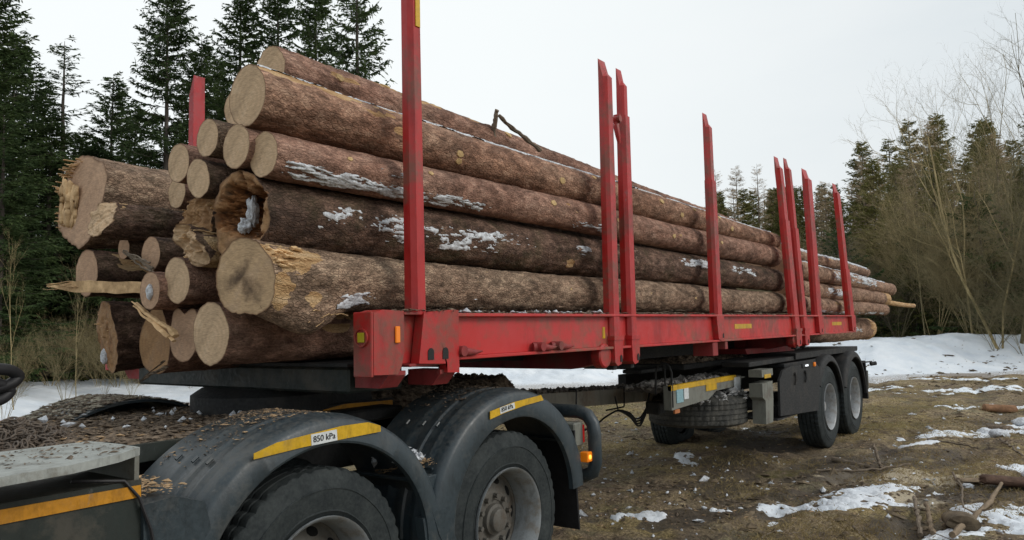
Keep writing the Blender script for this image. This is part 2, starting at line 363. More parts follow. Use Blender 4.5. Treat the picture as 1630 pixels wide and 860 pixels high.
def mat_paint(name, col, dirt=(0.13, 0.10, 0.075), amount=0.4, rough=0.42, fade=None, scale=3.0, topdirt=0.0):
    m, nt, p = new_mat(name)
    a = n_noise(nt, scale, 7, .62); b = n_noise(nt, scale * 9, 5, .65); s = n_noise(nt, 55, 4, .6, sc=(.06, .06, 1))
    c = col
    if fade: c = mix(nt, ramp(nt, n_noise(nt, scale * .8, 4, .55), [(0.38, 0.0), (0.62, 1.0)]), col, fade)
    else: c = mix(nt, 0.35, col, mix(nt, 1.0, ramp(nt, b, [(0.3, .6), (.7, 1.35)]), col, 'MULTIPLY'))
    mask = ramp(nt, math_(nt, 'ADD', math_(nt, 'MULTIPLY', a, .75), math_(nt, 'MULTIPLY', b, .25)), [(0.5, 0.0), (0.62, 1.0)])
    c = mix(nt, math_(nt, 'MULTIPLY', mask, amount), c, dirt)
    scr = ramp(nt, n_noise(nt, 14, 9, .8, sc=(1, 1, .35)), [(0.62, 0.0), (0.66, 1.0)])
    c = mix(nt, math_(nt, 'MULTIPLY', scr, .7), c, tuple(min(1, v * .45 + .09) for v in col))
    scx = ramp(nt, n_noise(nt, 40, 6, .8, sc=(.25, 1, 1.5)), [(0.66, 0.0), (0.69, 1.0)])
    c = mix(nt, math_(nt, 'MULTIPLY', scx, .6), c, (.10, .085, .075))
    gr = ramp(nt, n_noise(nt, scale * 2.5, 6, .7, sc=(1, 1, .3)), [(0.5, 1.0), (0.72, .45)]); c = mix(nt, .8, c, mix(nt, 1.0, c, gr, 'MULTIPLY'))
    if topdirt:
        g = nt.nodes.new('ShaderNodeNewGeometry'); sx = nt.nodes.new('ShaderNodeSeparateXYZ'); nt.links.new(g.outputs['Normal'], sx.inputs[0])
        tm = math_(nt, 'MULTIPLY', ramp(nt, sx.outputs[2], [(0.35, 0.0), (0.9, 1.0)]), ramp(nt, b, [(0.38, 0.0), (0.6, topdirt)]))
        c = mix(nt, tm, c, dirt)
    setin(nt, p, 'Base Color', c)
    setin(nt, p, 'Roughness', ramp(nt, b, [(0.3, rough * .85), (0.7, min(1, rough * 1.5))]))
    bump(nt, p, math_(nt, 'ADD', b, math_(nt, 'MULTIPLY', mask, .5)), 0.18, 0.003)
    return m
RED = mat_paint('red_paint', (0.43, 0.015, 0.012), dirt=(0.15, 0.08, 0.055), amount=.75, rough=.38, fade=(0.43, 0.024, 0.024), scale=3.0)
RED_BEAM = mat_paint('red_beam_paint', (0.50, 0.016, 0.012), dirt=(0.17, 0.10, 0.065), amount=.85, rough=.38, fade=(0.50, 0.030, 0.030), scale=1.5)
FLAKY = mat_paint('flaking_red_paint', (0.40, 0.03, 0.035), dirt=(0.42, 0.43, 0.46), amount=.95, rough=.5, scale=3.2)
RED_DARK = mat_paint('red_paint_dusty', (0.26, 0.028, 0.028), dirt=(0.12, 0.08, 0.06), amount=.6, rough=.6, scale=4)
GREY = mat_paint('dark_grey_plastic', (0.028, 0.042, 0.051), dirt=(0.080, 0.080, 0.074), amount=.5, rough=.36, scale=6, topdirt=.5)
GREEN = mat_paint('dark_green_steel', (0.014, 0.021, 0.018), dirt=(0.10, 0.085, 0.065), amount=.45, rough=.55, scale=5, topdirt=.6)
BLACK = mat_paint('black_steel', (0.014, 0.015, 0.016), dirt=(0.07, 0.06, 0.05), amount=.35, rough=.65, scale=6)
GREYSTEEL = mat_paint('grey_green_steel', (0.18, 0.185, 0.16), dirt=(0.10, 0.075, 0.055), amount=.6, rough=.6, scale=5)
YELLOW = mat_paint('yellow_reflective', (0.62, 0.37, 0.01), dirt=(0.16, 0.11, 0.05), amount=.4, rough=.35, scale=7)
ORANGE = mat_paint('orange_reflective', (0.55, 0.24, 0.01), dirt=(0.12, 0.08, 0.04), amount=.4, rough=.4, scale=7)
STEP = mat_paint('worn_step_steel', (0.34, 0.36, 0.34), dirt=(0.13, 0.115, 0.09), amount=.7, rough=.5, scale=8)
WHITE = mat_simple('white_label', (0.62, 0.65, 0.66), .5, .15, 40, 0)
INK = mat_simple('black_ink', (0.02, 0.02, 0.02), .6, .1, 40, 0)
MUD = mat_simple('mud_flap_rubber', (0.012, 0.012, 0.013), .8, .3, 20, .3)
LBLUE = mat_simple('pale_blue_label', (0.25, 0.42, 0.47), .5, .2, 40, 0)
def mat_tyre(name, base, dust):
    m, nt, p = new_mat(name)
    a = n_noise(nt, 7, 6, .65); b = n_noise(nt, 60, 4, .6)
    f = ramp(nt, math_(nt, 'ADD', math_(nt, 'MULTIPLY', a, .6), math_(nt, 'MULTIPLY', b, .4)), [(0.4, 0.0), (0.68, 1.0)])
    setin(nt, p, 'Base Color', mix(nt, f, base, dust)); setin(nt, p, 'Roughness', .75); p.inputs['Specular IOR Level'].default_value = .25
    bump(nt, p, b, .3, .004); return m
RUBBER = mat_tyre('tyre_rubber', (0.017, 0.022, 0.024), (0.050, 0.058, 0.058))
RUBBER2 = mat_tyre('dusty_tyre_rubber', (0.040, 0.041, 0.040), (0.12, 0.115, 0.10))
RIM = mat_paint('dusty_rim', (0.24, 0.26, 0.27), dirt=(0.15, 0.12, 0.085), amount=.7, rough=.35, scale=9)
DISC = mat_paint('dirty_wheel_disc', (0.105, 0.098, 0.085), dirt=(0.075, 0.055, 0.038), amount=.8, rough=.6, scale=8)
BLACKHOLE = mat_simple('hole_shade', (.008, .008, .008), .9, .1, 10, 0)  # black for the shade inside the wheel holes
RIM2 = mat_paint('bright_rim', (0.34, 0.355, 0.365), dirt=(0.22, 0.18, 0.14), amount=.6, rough=.35, scale=9)
def mat_lamp(name, col, e=0.0):
    m, nt, p = new_mat(name); setin(nt, p, 'Base Color', col); setin(nt, p, 'Roughness', .2)
    if e: p.inputs['Emission Color'].default_value = (*col, 1); p.inputs['Emission Strength'].default_value = e
    return m
AMBER = mat_lamp('amber_lens', (0.85, 0.22, 0.01), .12); AMBER_LIT = mat_lamp('lit_bulb', (1.0, 0.45, 0.05), 1.6)
REDLENS = mat_lamp('red_lens', (0.7, 0.02, 0.02), .15); WHITELENS = mat_lamp('white_lens', (0.9, 0.95, 1.0), .8)
CORE = mat_simple('hose_rubber', (0.018, 0.018, 0.02), .5, .3, 30, .2)

def mat_snow():
    m, nt, p = new_mat('snow')
    a = n_noise(nt, 1.3, 6, .65); b = n_noise(nt, 30, 5, .7); g = n_noise(nt, 7, 6, .7)
    c = ramp(nt, a, [(0.3, (0.68, 0.74, 0.81)), (0.55, (0.80, 0.845, 0.89)), (0.75, (0.86, 0.885, 0.92))])
    d = attr(nt, 'dirt'); dk = math_(nt, 'ADD', d, math_(nt, 'MULTIPLY', math_(nt, 'SUBTRACT', b, .5), 1.0))
    c = mix(nt, ramp(nt, dk, [(0.45, 0.0), (0.75, .85)]), c, (0.19, 0.14, 0.09))
    c = mix(nt, ramp(nt, g, [(0.68, 0.0), (0.74, .4)]), c, (0.24, 0.19, 0.14))
    setin(nt, p, 'Base Color', c); setin(nt, p, 'Roughness', .65)
    bump(nt, p, math_(nt, 'ADD', b, g), .5, .03)
    return m
SNOW = mat_snow()
m, nt, p = new_mat('snow_crust')
setin(nt, p, 'Base Color', ramp(nt, n_noise(nt, 38, 6, .75), [(0.36, (0.30, 0.29, 0.29)), (0.5, (0.55, 0.58, 0.62)), (0.64, (0.76, 0.80, 0.84))])); setin(nt, p, 'Roughness', .6); bump(nt, p, n_noise(nt, 90, 5, .7), .6, .006)
CRUST = m

def mat_ground():
    m, nt, p = new_mat('ground')
    a = n_noise(nt, .8, 8, .7); b = n_noise(nt, 6, 8, .75); c_ = n_noise(nt, 38, 6, .8); d = n_noise(nt, 150, 3, .7)
    c = ramp(nt, a, [(0.34, (0.075, 0.058, 0.047)), (0.44, (0.17, 0.125, 0.085)), (0.53, (0.26, 0.20, 0.115)), (0.66, (0.38, 0.31, 0.19))])
    c = mix(nt, .5, c, ramp(nt, b, [(0.36, (0.05, 0.037, 0.028)), (0.5, (0.215, 0.162, 0.105)), (0.64, (0.42, 0.335, 0.21))]))
    c = mix(nt, ramp(nt, n_noise(nt, 1.9, 7, .7), [(0.52, 0.0), (0.62, .6)]), c, (0.135, 0.130, 0.075))
    c = mix(nt, ramp(nt, n_noise(nt, .55, 7, .7, sc=(1.3, 1, 1)), [(0.50, 0.0), (0.60, .55)]), c, (0.31, 0.24, 0.095))
    c = mix(nt, ramp(nt, n_noise(nt, 1.3, 8, .75, sc=(.6, 1.2, 1)), [(0.56, 0.0), (0.63, .75)]), c, (0.070, 0.052, 0.045))
    c = mix(nt, .85, c, mix(nt, 1.0, c, ramp(nt, c_, [(0.34, .22), (.5, .95), (.66, 2.2)]), 'MULTIPLY'))
    c = mix(nt, .5, c, mix(nt, 1.0, c, ramp(nt, d, [(0.3, .4), (.7, 1.7)]), 'MULTIPLY'))
    s = attr(nt, 'saw'); sk = math_(nt, 'ADD', s, math_(nt, 'MULTIPLY', math_(nt, 'SUBTRACT', b, .5), 1.3))
    c = mix(nt, ramp(nt, sk, [(0.38, 0.0), (0.60, .95)]), c, ramp(nt, c_, [(0.3, (0.40, 0.33, 0.22)), (0.7, (0.66, 0.58, 0.44))]))
    y = attr(nt, 'mud'); yk = math_(nt, 'ADD', y, math_(nt, 'MULTIPLY', math_(nt, 'SUBTRACT', b, .5), 1.0))
    c = mix(nt, ramp(nt, yk, [(0.45, 0.0), (0.65, .8)]), c, (0.060, 0.047, 0.037))
    g = attr(nt, 'moss'); gk = math_(nt, 'ADD', g, math_(nt, 'MULTIPLY', math_(nt, 'SUBTRACT', b, .5), 1.0))
    c = mix(nt, ramp(nt, gk, [(0.45, 0.0), (0.7, .6)]), c, (0.15, 0.13, 0.035))
    setin(nt, p, 'Base Color', c)
    setin(nt, p, 'Roughness', ramp(nt, yk, [(0.45, .95), (0.65, .6)])); p.inputs['Specular IOR Level'].default_value = .25
    bump(nt, p, math_(nt, 'ADD', b, math_(nt, 'MULTIPLY', c_, .6)), .9, .035)
    return m
GROUND = mat_ground()

def mat_leaf(name, lo, hi, trans=0.25, oi=.35):
    m, nt, p = new_mat(name)
    g = nt.nodes.new('ShaderNodeObjectInfo'); a = n_noise(nt, 1.1, 3, .6); b = n_noise(nt, 9, 3, .6)
    f = math_(nt, 'ADD', math_(nt, 'MULTIPLY', a, .6), math_(nt, 'MULTIPLY', b, .4))
    c = ramp(nt, f, [(0.35, lo), (0.65, hi)])
    c = mix(nt, oi, c, mix(nt, 1.0, c, ramp(nt, g.outputs['Random'], [(0.0, (.6, .65, .6)), (1.0, (1.6, 1.5, 1.2))]), 'MULTIPLY'))
    setin(nt, p, 'Base Color', c); setin(nt, p, 'Roughness', .8); p.inputs['Specular IOR Level'].default_value = .15
    tr = nt.nodes.new('ShaderNodeBsdfTranslucent'); nt.links.new(c, tr.inputs[0]); ms = nt.nodes.new('ShaderNodeMixShader'); ms.inputs[0].default_value = trans
    nt.links.new(p.outputs[0], ms.inputs[1]); nt.links.new(tr.outputs[0], ms.inputs[2])
    o = [n for n in nt.nodes if n.type == 'OUTPUT_MATERIAL'][0]; nt.links.new(ms.outputs[0], o.inputs[0])
    return m
NEEDLE = mat_leaf('spruce_needles', (0.024, 0.045, 0.020), (0.080, 0.115, 0.042))
NEEDLE_OLIVE_LIT = mat_leaf('spruce_needles_olive_lit', (0.075, 0.085, 0.026), (0.24, 0.225, 0.085))  # olive raised to paint the front-lit look of the right-hand wood
LARCH = mat_leaf('bare_larch_twigs', (0.28, 0.215, 0.145), (0.50, 0.39, 0.27), .1)
BRUSH = mat_leaf('bare_brush_twigs', (0.14, 0.118, 0.065), (0.36, 0.30, 0.19), .1, .7)
STRAW = mat_leaf('dry_grass', (0.17, 0.125, 0.06), (0.40, 0.32, 0.17), .3)
TRUNK = mat_simple('tree_trunk', (0.095, 0.080, 0.068), .95, .4, 8, .6, .01, sc=(1, 1, .3))
TRUNK_PALE = mat_simple('pale_tree_bark', (0.30, 0.275, 0.235), .9, .35, 6, .4, .01)
TRUNK_BROWN = mat_simple('brown_branch_bark', (0.17, 0.135, 0.10), .9, .35, 20, .4, .01)

# ------------------------------------------------------------------ terrain
def bank_edge(az):      # distance from the camera foot at which the snow starts, by compass angle (deg)
    return np.interp(az, [-40, 0, 3, 7.5, 11.4, 25, 31, 45, 56, 61, 66, 70, 80, 110], [40, 28, 27.2, 25.2, 23.6, 23.5, 20.5, 19.5, 19.5, 19.5, 20, 16.5, 14, 13])
def polar(x, y): return np.hypot(x, y), np.degrees(np.arctan2(y, x))
def ground_h(x, y):
    h = 0.05 * fbm(x * .35, y * .35, seed=3, oct=3) + 0.030 * fbm(x * 1.6, y * 1.6, seed=4, oct=4) + 0.022 * fbm(x * 7, y * 7, seed=5, oct=4)
    h = h - 0.05 * np.exp(-((y - 4.6 - .2 * fbm(x * .3, 0 * x, seed=6)) / .45) ** 2) * (1 + .4 * vnoise(x * 3, y * 3, seed=8)) * sstep(4, 7, x)
    h = h - 0.03 * np.exp(-((y - 2.75) / .35) ** 2) * sstep(4, 7, x)
    rut = lambda yc, wd, dp: -dp * np.exp(-((y - yc - .35 * fbm(x * .25, 0 * x + yc, seed=9, oct=2)) / wd) ** 2) * (1 + .6 * fbm(x * 2.5, y * 6, seed=10, oct=3))
    h = h + rut(1.2, .22, .05) + rut(-.6, .25, .05) + rut(6.6, .3, .04) + rut(2.1, .16, .04) + rut(.3, .14, .035)
    h = h - .025 * sstep(.1, -.6, h * 10)
    r, az = polar(x, y)
    return h * sstep(60, 20, r) - .02
def snow_h(x, y):
    r, az = polar(x, y)
    e = bank_edge(az) + 1.3 * fbm(x * .35, y * .35, seed=21, oct=4)
    d = r - e
    hb = np.interp(az, [-40, 8, 20, 34, 44, 58, 70, 110], [.95, .92, .86, .85, .55, .28, .35, .3])
    ridge = sstep(0, 4.5, d) * hb
    back = np.interp(d, [0, 5, 9, 14, 40, 400], [0, 1.0, .95, .7, .8, 1.5])
    h = ridge * back
    lump = .17 * fbm(x * .5, y * .5, seed=22, oct=3) + .10 * np.abs(fbm(x * 1.3, y * 1.3, seed=23, oct=4)) + .05 * fbm(x * 4.5, y * 4.5, seed=24, oct=4)
    amp = np.interp(az, [-40, 38, 52, 110], [1, 1, .5, .5])
    h = h + lump * sstep(0, 2.5, d) * amp + .045 * sstep(0, .3, d)
    # thin leftovers on the yard
    n = fbm(x * 1.1 + 3, y * 1.1, seed=25, oct=5, gain=.6)
    h = np.where(d > 0, h, -.12); gh = ground_h(x, y); pn = 3.6 * fbm(x * 4.2, y * 4.2, seed=26, oct=6, gain=.72); fine = .02 * fbm(x * 14, y * 14, seed=27, oct=3)
    for (cx, cy, rx, ry, a, th) in PATCHES:
        u = (x - cx) * math.cos(a) + (y - cy) * math.sin(a); v = -(x - cx) * math.sin(a) + (y - cy) * math.cos(a)
        q = 1 - (u / rx) ** 2 - (v / ry) ** 2
        q = np.minimum(q * 1.3, .75) + pn - .45
        h = np.where(q > -1, np.maximum(h, gh + np.clip(q * .03, -.08, th) + np.where(q > 0, .4 * fine, 0)), h)
    return h, d
PATCHES = [(7.50, 1.75, .50, .30, -.75, .03), (7.1, 2.25, .28, .12, -.7, .02), (6.75, 2.65, .22, .10, -.7, .02), (7.6, .50, .8, .42, -.7, .018), (8.15, 1.66, .55, .15, -.75, .010), (6.8, .9, .4, .2, -.6, .012), (7.1, .35, .5, .3, .2, .03),
           (12.6, 1.35, .9, .28, -.9, .04), (13.6, .75, .5, .25, -.8, .05), (11.3, 1.9, .35, .12, -.8, .02), (17.5, 1.3, 1.2, .28, -1.0, .03), (21, 1.8, 1.8, .4, -1.0, .03),
           (20.5, 4.4, 1.0, .4, -.9, .03), (6.0, 3.2, .25, .1, -.6, .02), (8.9, 4.0, .4, .12, .5, .02), (10.2, .4, .5, .2, -.8, .02), (24.0, 2.6, 1.6, .3, -1.1, .04)]
def polar_grid(segs, azs):
    rr = np.concatenate([np.geomspace(a, b, n_, endpoint=False) for a, b, n_ in segs] + [[segs[-1][1]]]); nr = len(rr); A = np.radians(azs)
    Rr, Aa = np.meshgrid(rr, A, indexing='ij'); x = Rr * np.cos(Aa); y = Rr * np.sin(Aa)
    n = len(azs); i, j = np.meshgrid(np.arange(nr - 1), np.arange(n - 1), indexing='ij')
    F = np.stack([i * n + j, (i + 1) * n + j, (i + 1) * n + j + 1, i * n + j + 1], -1).reshape(-1, 4)
    return x, y, F
azs = np.concatenate([np.linspace(-180, -12, 60)[:-1], np.linspace(-12, 85, 620), np.linspace(85, 180, 40)[1:]])
x, y, F = polar_grid([(.7, 5, 60), (5, 21, 400), (21, 60, 110), (60, 900, 36)], azs)
z = ground_h(x, y)
def blob(x, y, L):
    s = np.zeros_like(x)
    for cx, cy, rx, ry, a in L:
        u = (x - cx) * math.cos(a) + (y - cy) * math.sin(a); v = -(x - cx) * math.sin(a) + (y - cy) * math.cos(a)
        s = np.maximum(s, np.clip(1.1 - (u / rx) ** 2 - (v / ry) ** 2, 0, 1) * .62)
    return s
saw = 1.45 * blob(x, y, [(8.9, 1.8, .95, .42, -.85), (9.1, 1.25, .8, .42, -.85), (8.0, 1.3, .5, .25, -.8), (12.5, 1.5, .6, .3, -.9), (9.9, 1.9, .45, .2, -.8)])
mud = np.clip(.5 * sstep(.012, .045, -(ground_h(x, y) - .05 * fbm(x * .35, y * .35, seed=3, oct=3))), 0, .5); mud = np.maximum(mud, 0) + blob(x, y, [(9.7, 2.0, 1.6, .60, -.4), (6.6, 2.7, 1.2, .16, -.75), (7.6, 2.35, .9, .14, -.6), (10.6, 3.6, 1.6, .6, 0), (8.6, .9, .7, .4, -.6), (7.0, 1.1, .7, .35, -.6), (8.8, 3.4, 2.0, .5, .2), (7.4, 3.2, .8, .25, -.5), (6.1, 2.9, .5, .2, -.5), (14.5, .9, 2, .3, -.9), (5.6, 2.2, .4, .15, -.6)])
moss = blob(x, y, [(15.5, 3.2, 4.5, 1.2, -.5), (13, 2.6, 2.0, .8, -.6), (8.6, 2.7, .7, .3, -.4), (14, 8, 3.5, 1.2, .3)])
me = mesh_from('ground', np.stack([x, y, z], -1).reshape(-1, 3), F, True, dict(saw=saw.ravel(), mud=mud.ravel(), moss=moss.ravel()))
# close the small hole under the camera
go = link('ground', me, GROUND); tag(go, 'brown trampled winter ground with dead grass and mud', kind='structure')
c0 = MB().lathe([(.02, 0), (.72, .0)], (0, 0, -.03), 48, axis='z').build('ground_under_viewpoint', GROUND); tag(c0, 'brown trampled ground beside the truck', kind='structure')
x, y, F = polar_grid([(4.8, 20, 400), (20, 42, 240), (42, 400, 50)], np.concatenate([np.linspace(-60, -12, 40)[:-1], np.linspace(-12, 85, 640), np.linspace(85, 150, 30)[1:]]))
h, d = snow_h(x, y)
keep = (h.ravel()[F] > (ground_h(x, y).ravel()[F] - .06)).any(1)
F = F[keep]; used = np.unique(F); re = np.full(x.size, -1); re[used] = np.arange(len(used)); F = re[F]
dirt = np.clip(.62 * sstep(2.2, .2, d) + .30 * sstep(.1, .5, fbm(x * .55, y * .55, seed=30, oct=4)), 0, .8) * (d > -1) + (.34 + .25 * fbm(x * 5, y * 5, seed=33, oct=3)) * (d <= -1)
V = np.stack([x, y, h], -1).reshape(-1, 3)[used]
so_ = link('snow', mesh_from('snow', V, F, True, dict(dirt=dirt.ravel()[used])), SNOW); tag(so_, 'old ploughed snow bank and thin snow patches on the yard', kind='structure')
def terr(x, y):
    h, d = snow_h(np.array([float(x)]), np.array([float(y)])); return float(max(h[0], ground_h(np.array([float(x)]), np.array([float(y)]))[0]))
def pol(az, r): return r * math.cos(R_(az)), r * math.sin(R_(az))

# ------------------------------------------------------------------ logs
class Log:
    def __init__(s, label, butt, r0, end, r1, bark='red', face='pale', seed=0, flare=None, near=True, tiltz=0, tilty=0, ragged=0.0, peels=(), rough=1.0, bend=0.0, oval=0.0, cat='log', group='felled spruce logs on the trailer', frost=(), rot=0.0, darkx=0.0, hollow=None, endface='pale', name='spruce_log'):
        s.__dict__.update(locals()); s.L = end[0] - butt[0]
        s.flare = flare or []; s.butt = np.array(butt, float); s.end = np.array(end, float)
    def centre(s, u):
        t = u / s.L
        return (s.butt[1] + (s.end[1] - s.butt[1]) * t + s.bend * np.sin(t * math.pi) + .006 * np.sin(u * 1.9 + s.seed), s.butt[2] + (s.end[2] - s.butt[2]) * t + .006 * np.sin(u * 1.5 + 2 * s.seed) - .006 * math.sin(2 * s.seed))
    def radius(s, u, th):
        u, th = np.broadcast_arrays(np.asarray(u, float), np.asarray(th, float))
        r = s.r0 + (s.r1 - s.r0) * (u / s.L)
        r = r * (1 + s.oval * np.cos(2 * (th - .7)))
        for fl in s.flare:
            t0, amp, wd, ln = fl[:4]
            dt = (th - t0 + math.pi) % (2 * math.pi) - math.pi
            r = r + amp * np.exp(-(dt / wd) ** 2) * (np.exp(-(u / ln)) if len(fl) == 4 else np.exp(-((u - fl[4]) / ln) ** 2))
        c, q = np.cos(th) * s.r0, np.sin(th) * s.r0; k = s.seed
        r = r + .035 * s.r0 * fbm(u * 1.3, c * 9, q * 9, seed=k, oct=3)
        r = r + s.rough * (.0048 * fbm(u * 9, c * 24, q * 24, seed=k + 5, oct=4, gain=.6) + .0024 * fbm(u * 42, c * 70, q * 70, seed=k + 9, oct=2))
        # whorl bumps
        wv = np.clip(1 - np.abs(((u * 1.55 + .3 * k) % 1) - .5) * 14, 0, 1)
        r = r + .006 * wv * np.clip(fbm(u * 3, c * 16, q * 16, seed=k + 13, oct=2) * 2, 0, 1)
        return r
    def cutx(s, dy, dz):    # butt plane with a little tilt and raggedness
        return s.tiltz * dz + s.tilty * dy + s.ragged * (fbm(dy * 18, dz * 18, seed=s.seed + 31, oct=4, gain=.6) + .5 * fbm(dy * 5, dz * 5, seed=s.seed + 33, oct=2))
    def pos(s, u, th, off=0.0):
        r = s.radius(u, th) + off; cy, cz = s.centre(u); dy, dz = r * np.cos(th), r * np.sin(th)
        bl = np.exp(-u / .12) * (1 - u / s.L)
        return np.stack([u + s.cutx(dy, dz) * bl, cy + dy - s.butt[1], cz + dz - s.butt[2]], -1)
    def build(s):
        rt = empty(s.name, tuple(s.butt), s.label, s.cat, s.group); s.root = rt
        n = 112 if s.near else 56
        dx0, g = (.011, .0062) if s.near else (.022, .03)
        us = [0.0]
        while us[-1] < s.L - .02: us.append(us[-1] + dx0 + g * us[-1] * (1 if us[-1] < 6 else .6))
        us = np.array(us) * s.L / us[-1]; th = np.arange(n) * 2 * math.pi / n
        U, TH = np.meshgrid(us, th, indexing='ij'); P = s.pos(U, TH); m = len(us)
        i, j = np.meshgrid(np.arange(m - 1), np.arange(n), indexing='ij')
        F = np.stack([i * n + j, i * n + (j + 1) % n, (i + 1) * n + (j + 1) % n, (i + 1) * n + j], -1).reshape(-1, 4)
        peel = np.zeros_like(U); dep = np.zeros_like(U)
        nz = fbm(U * 7, np.cos(TH) * s.r0 * 22, np.sin(TH) * s.r0 * 22, seed=s.seed + 50, oct=4, gain=.6)
        nz2 = fbm(U * 2.5, np.cos(TH) * s.r0 * 70, np.sin(TH) * s.r0 * 70, seed=s.seed + 61, oct=2)
        for (u0, u1, t0, t1) in s.peels:
            uc, uw, tc, tw = (u0 + u1) / 2, (u1 - u0) / 2, (t0 + t1) / 2, (t1 - t0) / 2
            dt = (TH - tc + math.pi) % (2 * math.pi) - math.pi
            q = 1.0 - ((U - uc) / uw) ** 2 - (dt / tw) ** 2 + nz * 1.9 + .25 * nz2
            peel = np.maximum(peel, np.clip(q * 1.6, 0, 1))
        peel = np.maximum(peel, np.clip((nz + .25 * nz2 - .42) * 3, 0, .46) * (1 if s.bark != 'dark' else .6))
        fro = np.zeros_like(U)
        for (u0, u1, t0, t1, a) in s.frost:
            uc, uw, tc, tw = (u0 + u1) / 2, (u1 - u0) / 2, (t0 + t1) / 2, (t1 - t0) / 2
            dt = (TH - tc + math.pi) % (2 * math.pi) - math.pi
            q = 1.0 - ((U - uc) / uw) ** 2 - (dt / tw) ** 2 + nz * 1.4
            fro = np.maximum(fro, np.clip(q, 0, 1) * a)
        rot = np.clip(s.darkx * np.exp(-U / .35) * (1 + nz), 0, 1)
        me = mesh_from('bark', P.reshape(-1, 3), F, True, dict(peel=peel.ravel(), rot=rot.ravel(), frost=fro.ravel()))
        link('bark', me, BARKS[s.bark], rt)
        # butt face
        K = 30 if s.near else 14
        for endi in (0, 1):
            ring = P[0] if endi == 0 else P[-1]
            cen = np.array([0, 0, 0.]) if endi == 0 else np.array([s.L, s.end[1] - s.butt[1], s.end[2] - s.butt[2]])
            kk = K if endi == 0 else 8
            f = np.linspace(0, 1, kk)[:, None, None] ** .9
            V = cen[None, None] * (1 - f) + ring[None] * f
            dy = V[..., 1] - cen[1]; dz = V[..., 2] - cen[2]; ff = np.repeat(f[..., 0], n, 1); rota = np.zeros_like(dy)
            if endi == 0:
                V[..., 0] = s.cutx(dy, dz) * 1.0 + .0016 * fbm(dy * 60, dz * 60, seed=s.seed + 3, oct=3)
                V[-1] = ring
                if s.hollow:
                    hy, hz, hr, hd = s.hollow
                    q = np.hypot(dy - hy, dz - hz) / hr + .5 * fbm(dy * 16, dz * 16, seed=s.seed + 71, oct=5, gain=.7)
                    dd = sstep(1.0, .35, q) * sstep(1.0, .93, ff)
                    an_ = np.arctan2(dz, dy); V[..., 0] += dd * hd * (1 + .5 * fbm(an_ * 5, np.hypot(dy, dz) * 20, seed=s.seed + 72, oct=5, gain=.7)) + .006 * (1 - dd) * fbm(an_ * 9, np.hypot(dy, dz) * 30, seed=s.seed + 74, oct=4, gain=.7) * (ff < .97)
                    rota = np.clip(sstep(1.15, .7, q) * 1.2 * (ff < .985), 0, 1)
                if s.rot: rota = np.maximum(rota, s.rot * sstep(.0, .4, fbm(dy * 12, dz * 12, seed=s.seed + 77, oct=4)))
            else: V[..., 0] += .012 * fbm(dy * 25, dz * 25, seed=s.seed + 4, oct=3)
            edge = sstep(.955, .985, ff)
            i, j = np.meshgrid(np.arange(kk - 1), np.arange(n), indexing='ij')
            F = np.stack([i * n + j, (i + 1) * n + j, (i + 1) * n + (j + 1) % n, i * n + (j + 1) % n], -1).reshape(-1, 4)
            if endi: F = F[:, ::-1]
            V = V.reshape(-1, 3)
            me = mesh_from('cut_face', V - cen, F, True, dict(edge=edge.ravel(), rot=rota.ravel()))
            link('cut_face', me, FACES[s.face if endi == 0 else s.endface], rt, loc=tuple(cen))
        return s
    def crust(s, u0, u1, t0, t1, thr=0.0, h=.008, seed=0, dens=.012, stretch=1.0):
        """snow or frost clinging to the bark between two angles (deg); ragged outline, real thickness"""
        nu = max(12, int((u1 - u0) / dens)); nu = min(nu, 420); nt_ = 26
        us = np.linspace(u0, u1, nu); ts = np.radians(np.linspace(t0, t1, nt_)); U, TH = np.meshgrid(us, ts, indexing='ij')
        nz = fbm(U * 4 * stretch, TH * 2.2, seed=seed + 90, oct=5, gain=.6)
        e = np.minimum(np.minimum((U - u0) / .12, (u1 - U) / .12), np.minimum(np.degrees(TH) - t0, t1 - np.degrees(TH)) / 9)
        q = nz * 1.5 + 2.0 * fbm(U * 15, TH * 8, seed=seed + 95, oct=4, gain=.75) + .8 * np.clip(e, 0, 1.0) - .78 - thr
        P = s.pos(U, TH, np.clip(q * .02, -.004, h) + np.where(q > 0, .0015 * fbm(U * 60, TH * 12, seed=seed, oct=2), 0))
        i, j = np.meshgrid(np.arange(nu - 1), np.arange(nt_ - 1), indexing='ij')
        F = np.stack([i * nt_ + j, i * nt_ + j + 1, (i + 1) * nt_ + j + 1, (i + 1) * nt_ + j], -1).reshape(-1, 4)
        F = F[(q.ravel()[F] > -.06).any(1)]
        if len(F): link('snow_crust', mesh_from('snow_crust', P.reshape(-1, 3), F, True), CRUST, s.root)
        return s
    def knot(s, u, deg, r=.022, h=.010, heart=False):
        th = R_(deg); n = 14; a = np.arange(n) * 2 * math.pi / n
        rr = r * (1 + .12 * np.sin(2 * a + s.seed) + .08 * np.sin(5 * a)) * (np.where(heart, 1 + .25 * np.cos(a) + .15 * np.abs(np.cos(a)), 1))
        R0 = float(s.radius(np.array([u]), np.array([th]))[0])
        V = []
        for off, sc in ((-.012, 1.15), (h * .8, 1.0), (h, .9), (h, .0)):
            du = rr * sc * np.cos(a) * 1.25; dt = rr * sc * np.sin(a) / R0
            V.append(s.pos(u + du, th + dt, 0) * 0 + np.stack([u + du, s.centre(u)[0] - s.butt[1] + (R0 + off - .004) * np.cos(th + dt), s.centre(u)[1] - s.butt[2] + (R0 + off - .004) * np.sin(th + dt)], -1))
        V = np.concatenate(V); i, j = np.meshgrid(np.arange(3), np.arange(n), indexing='ij')
        F = np.stack([i * n + j, i * n + (j + 1) % n, (i + 1) * n + (j + 1) % n, (i + 1) * n + j], -1).reshape(-1, 4)
        o = link('knot', mesh_from('knot', V, F, False), KNOT, s.root); bm_fix(o.data); return s

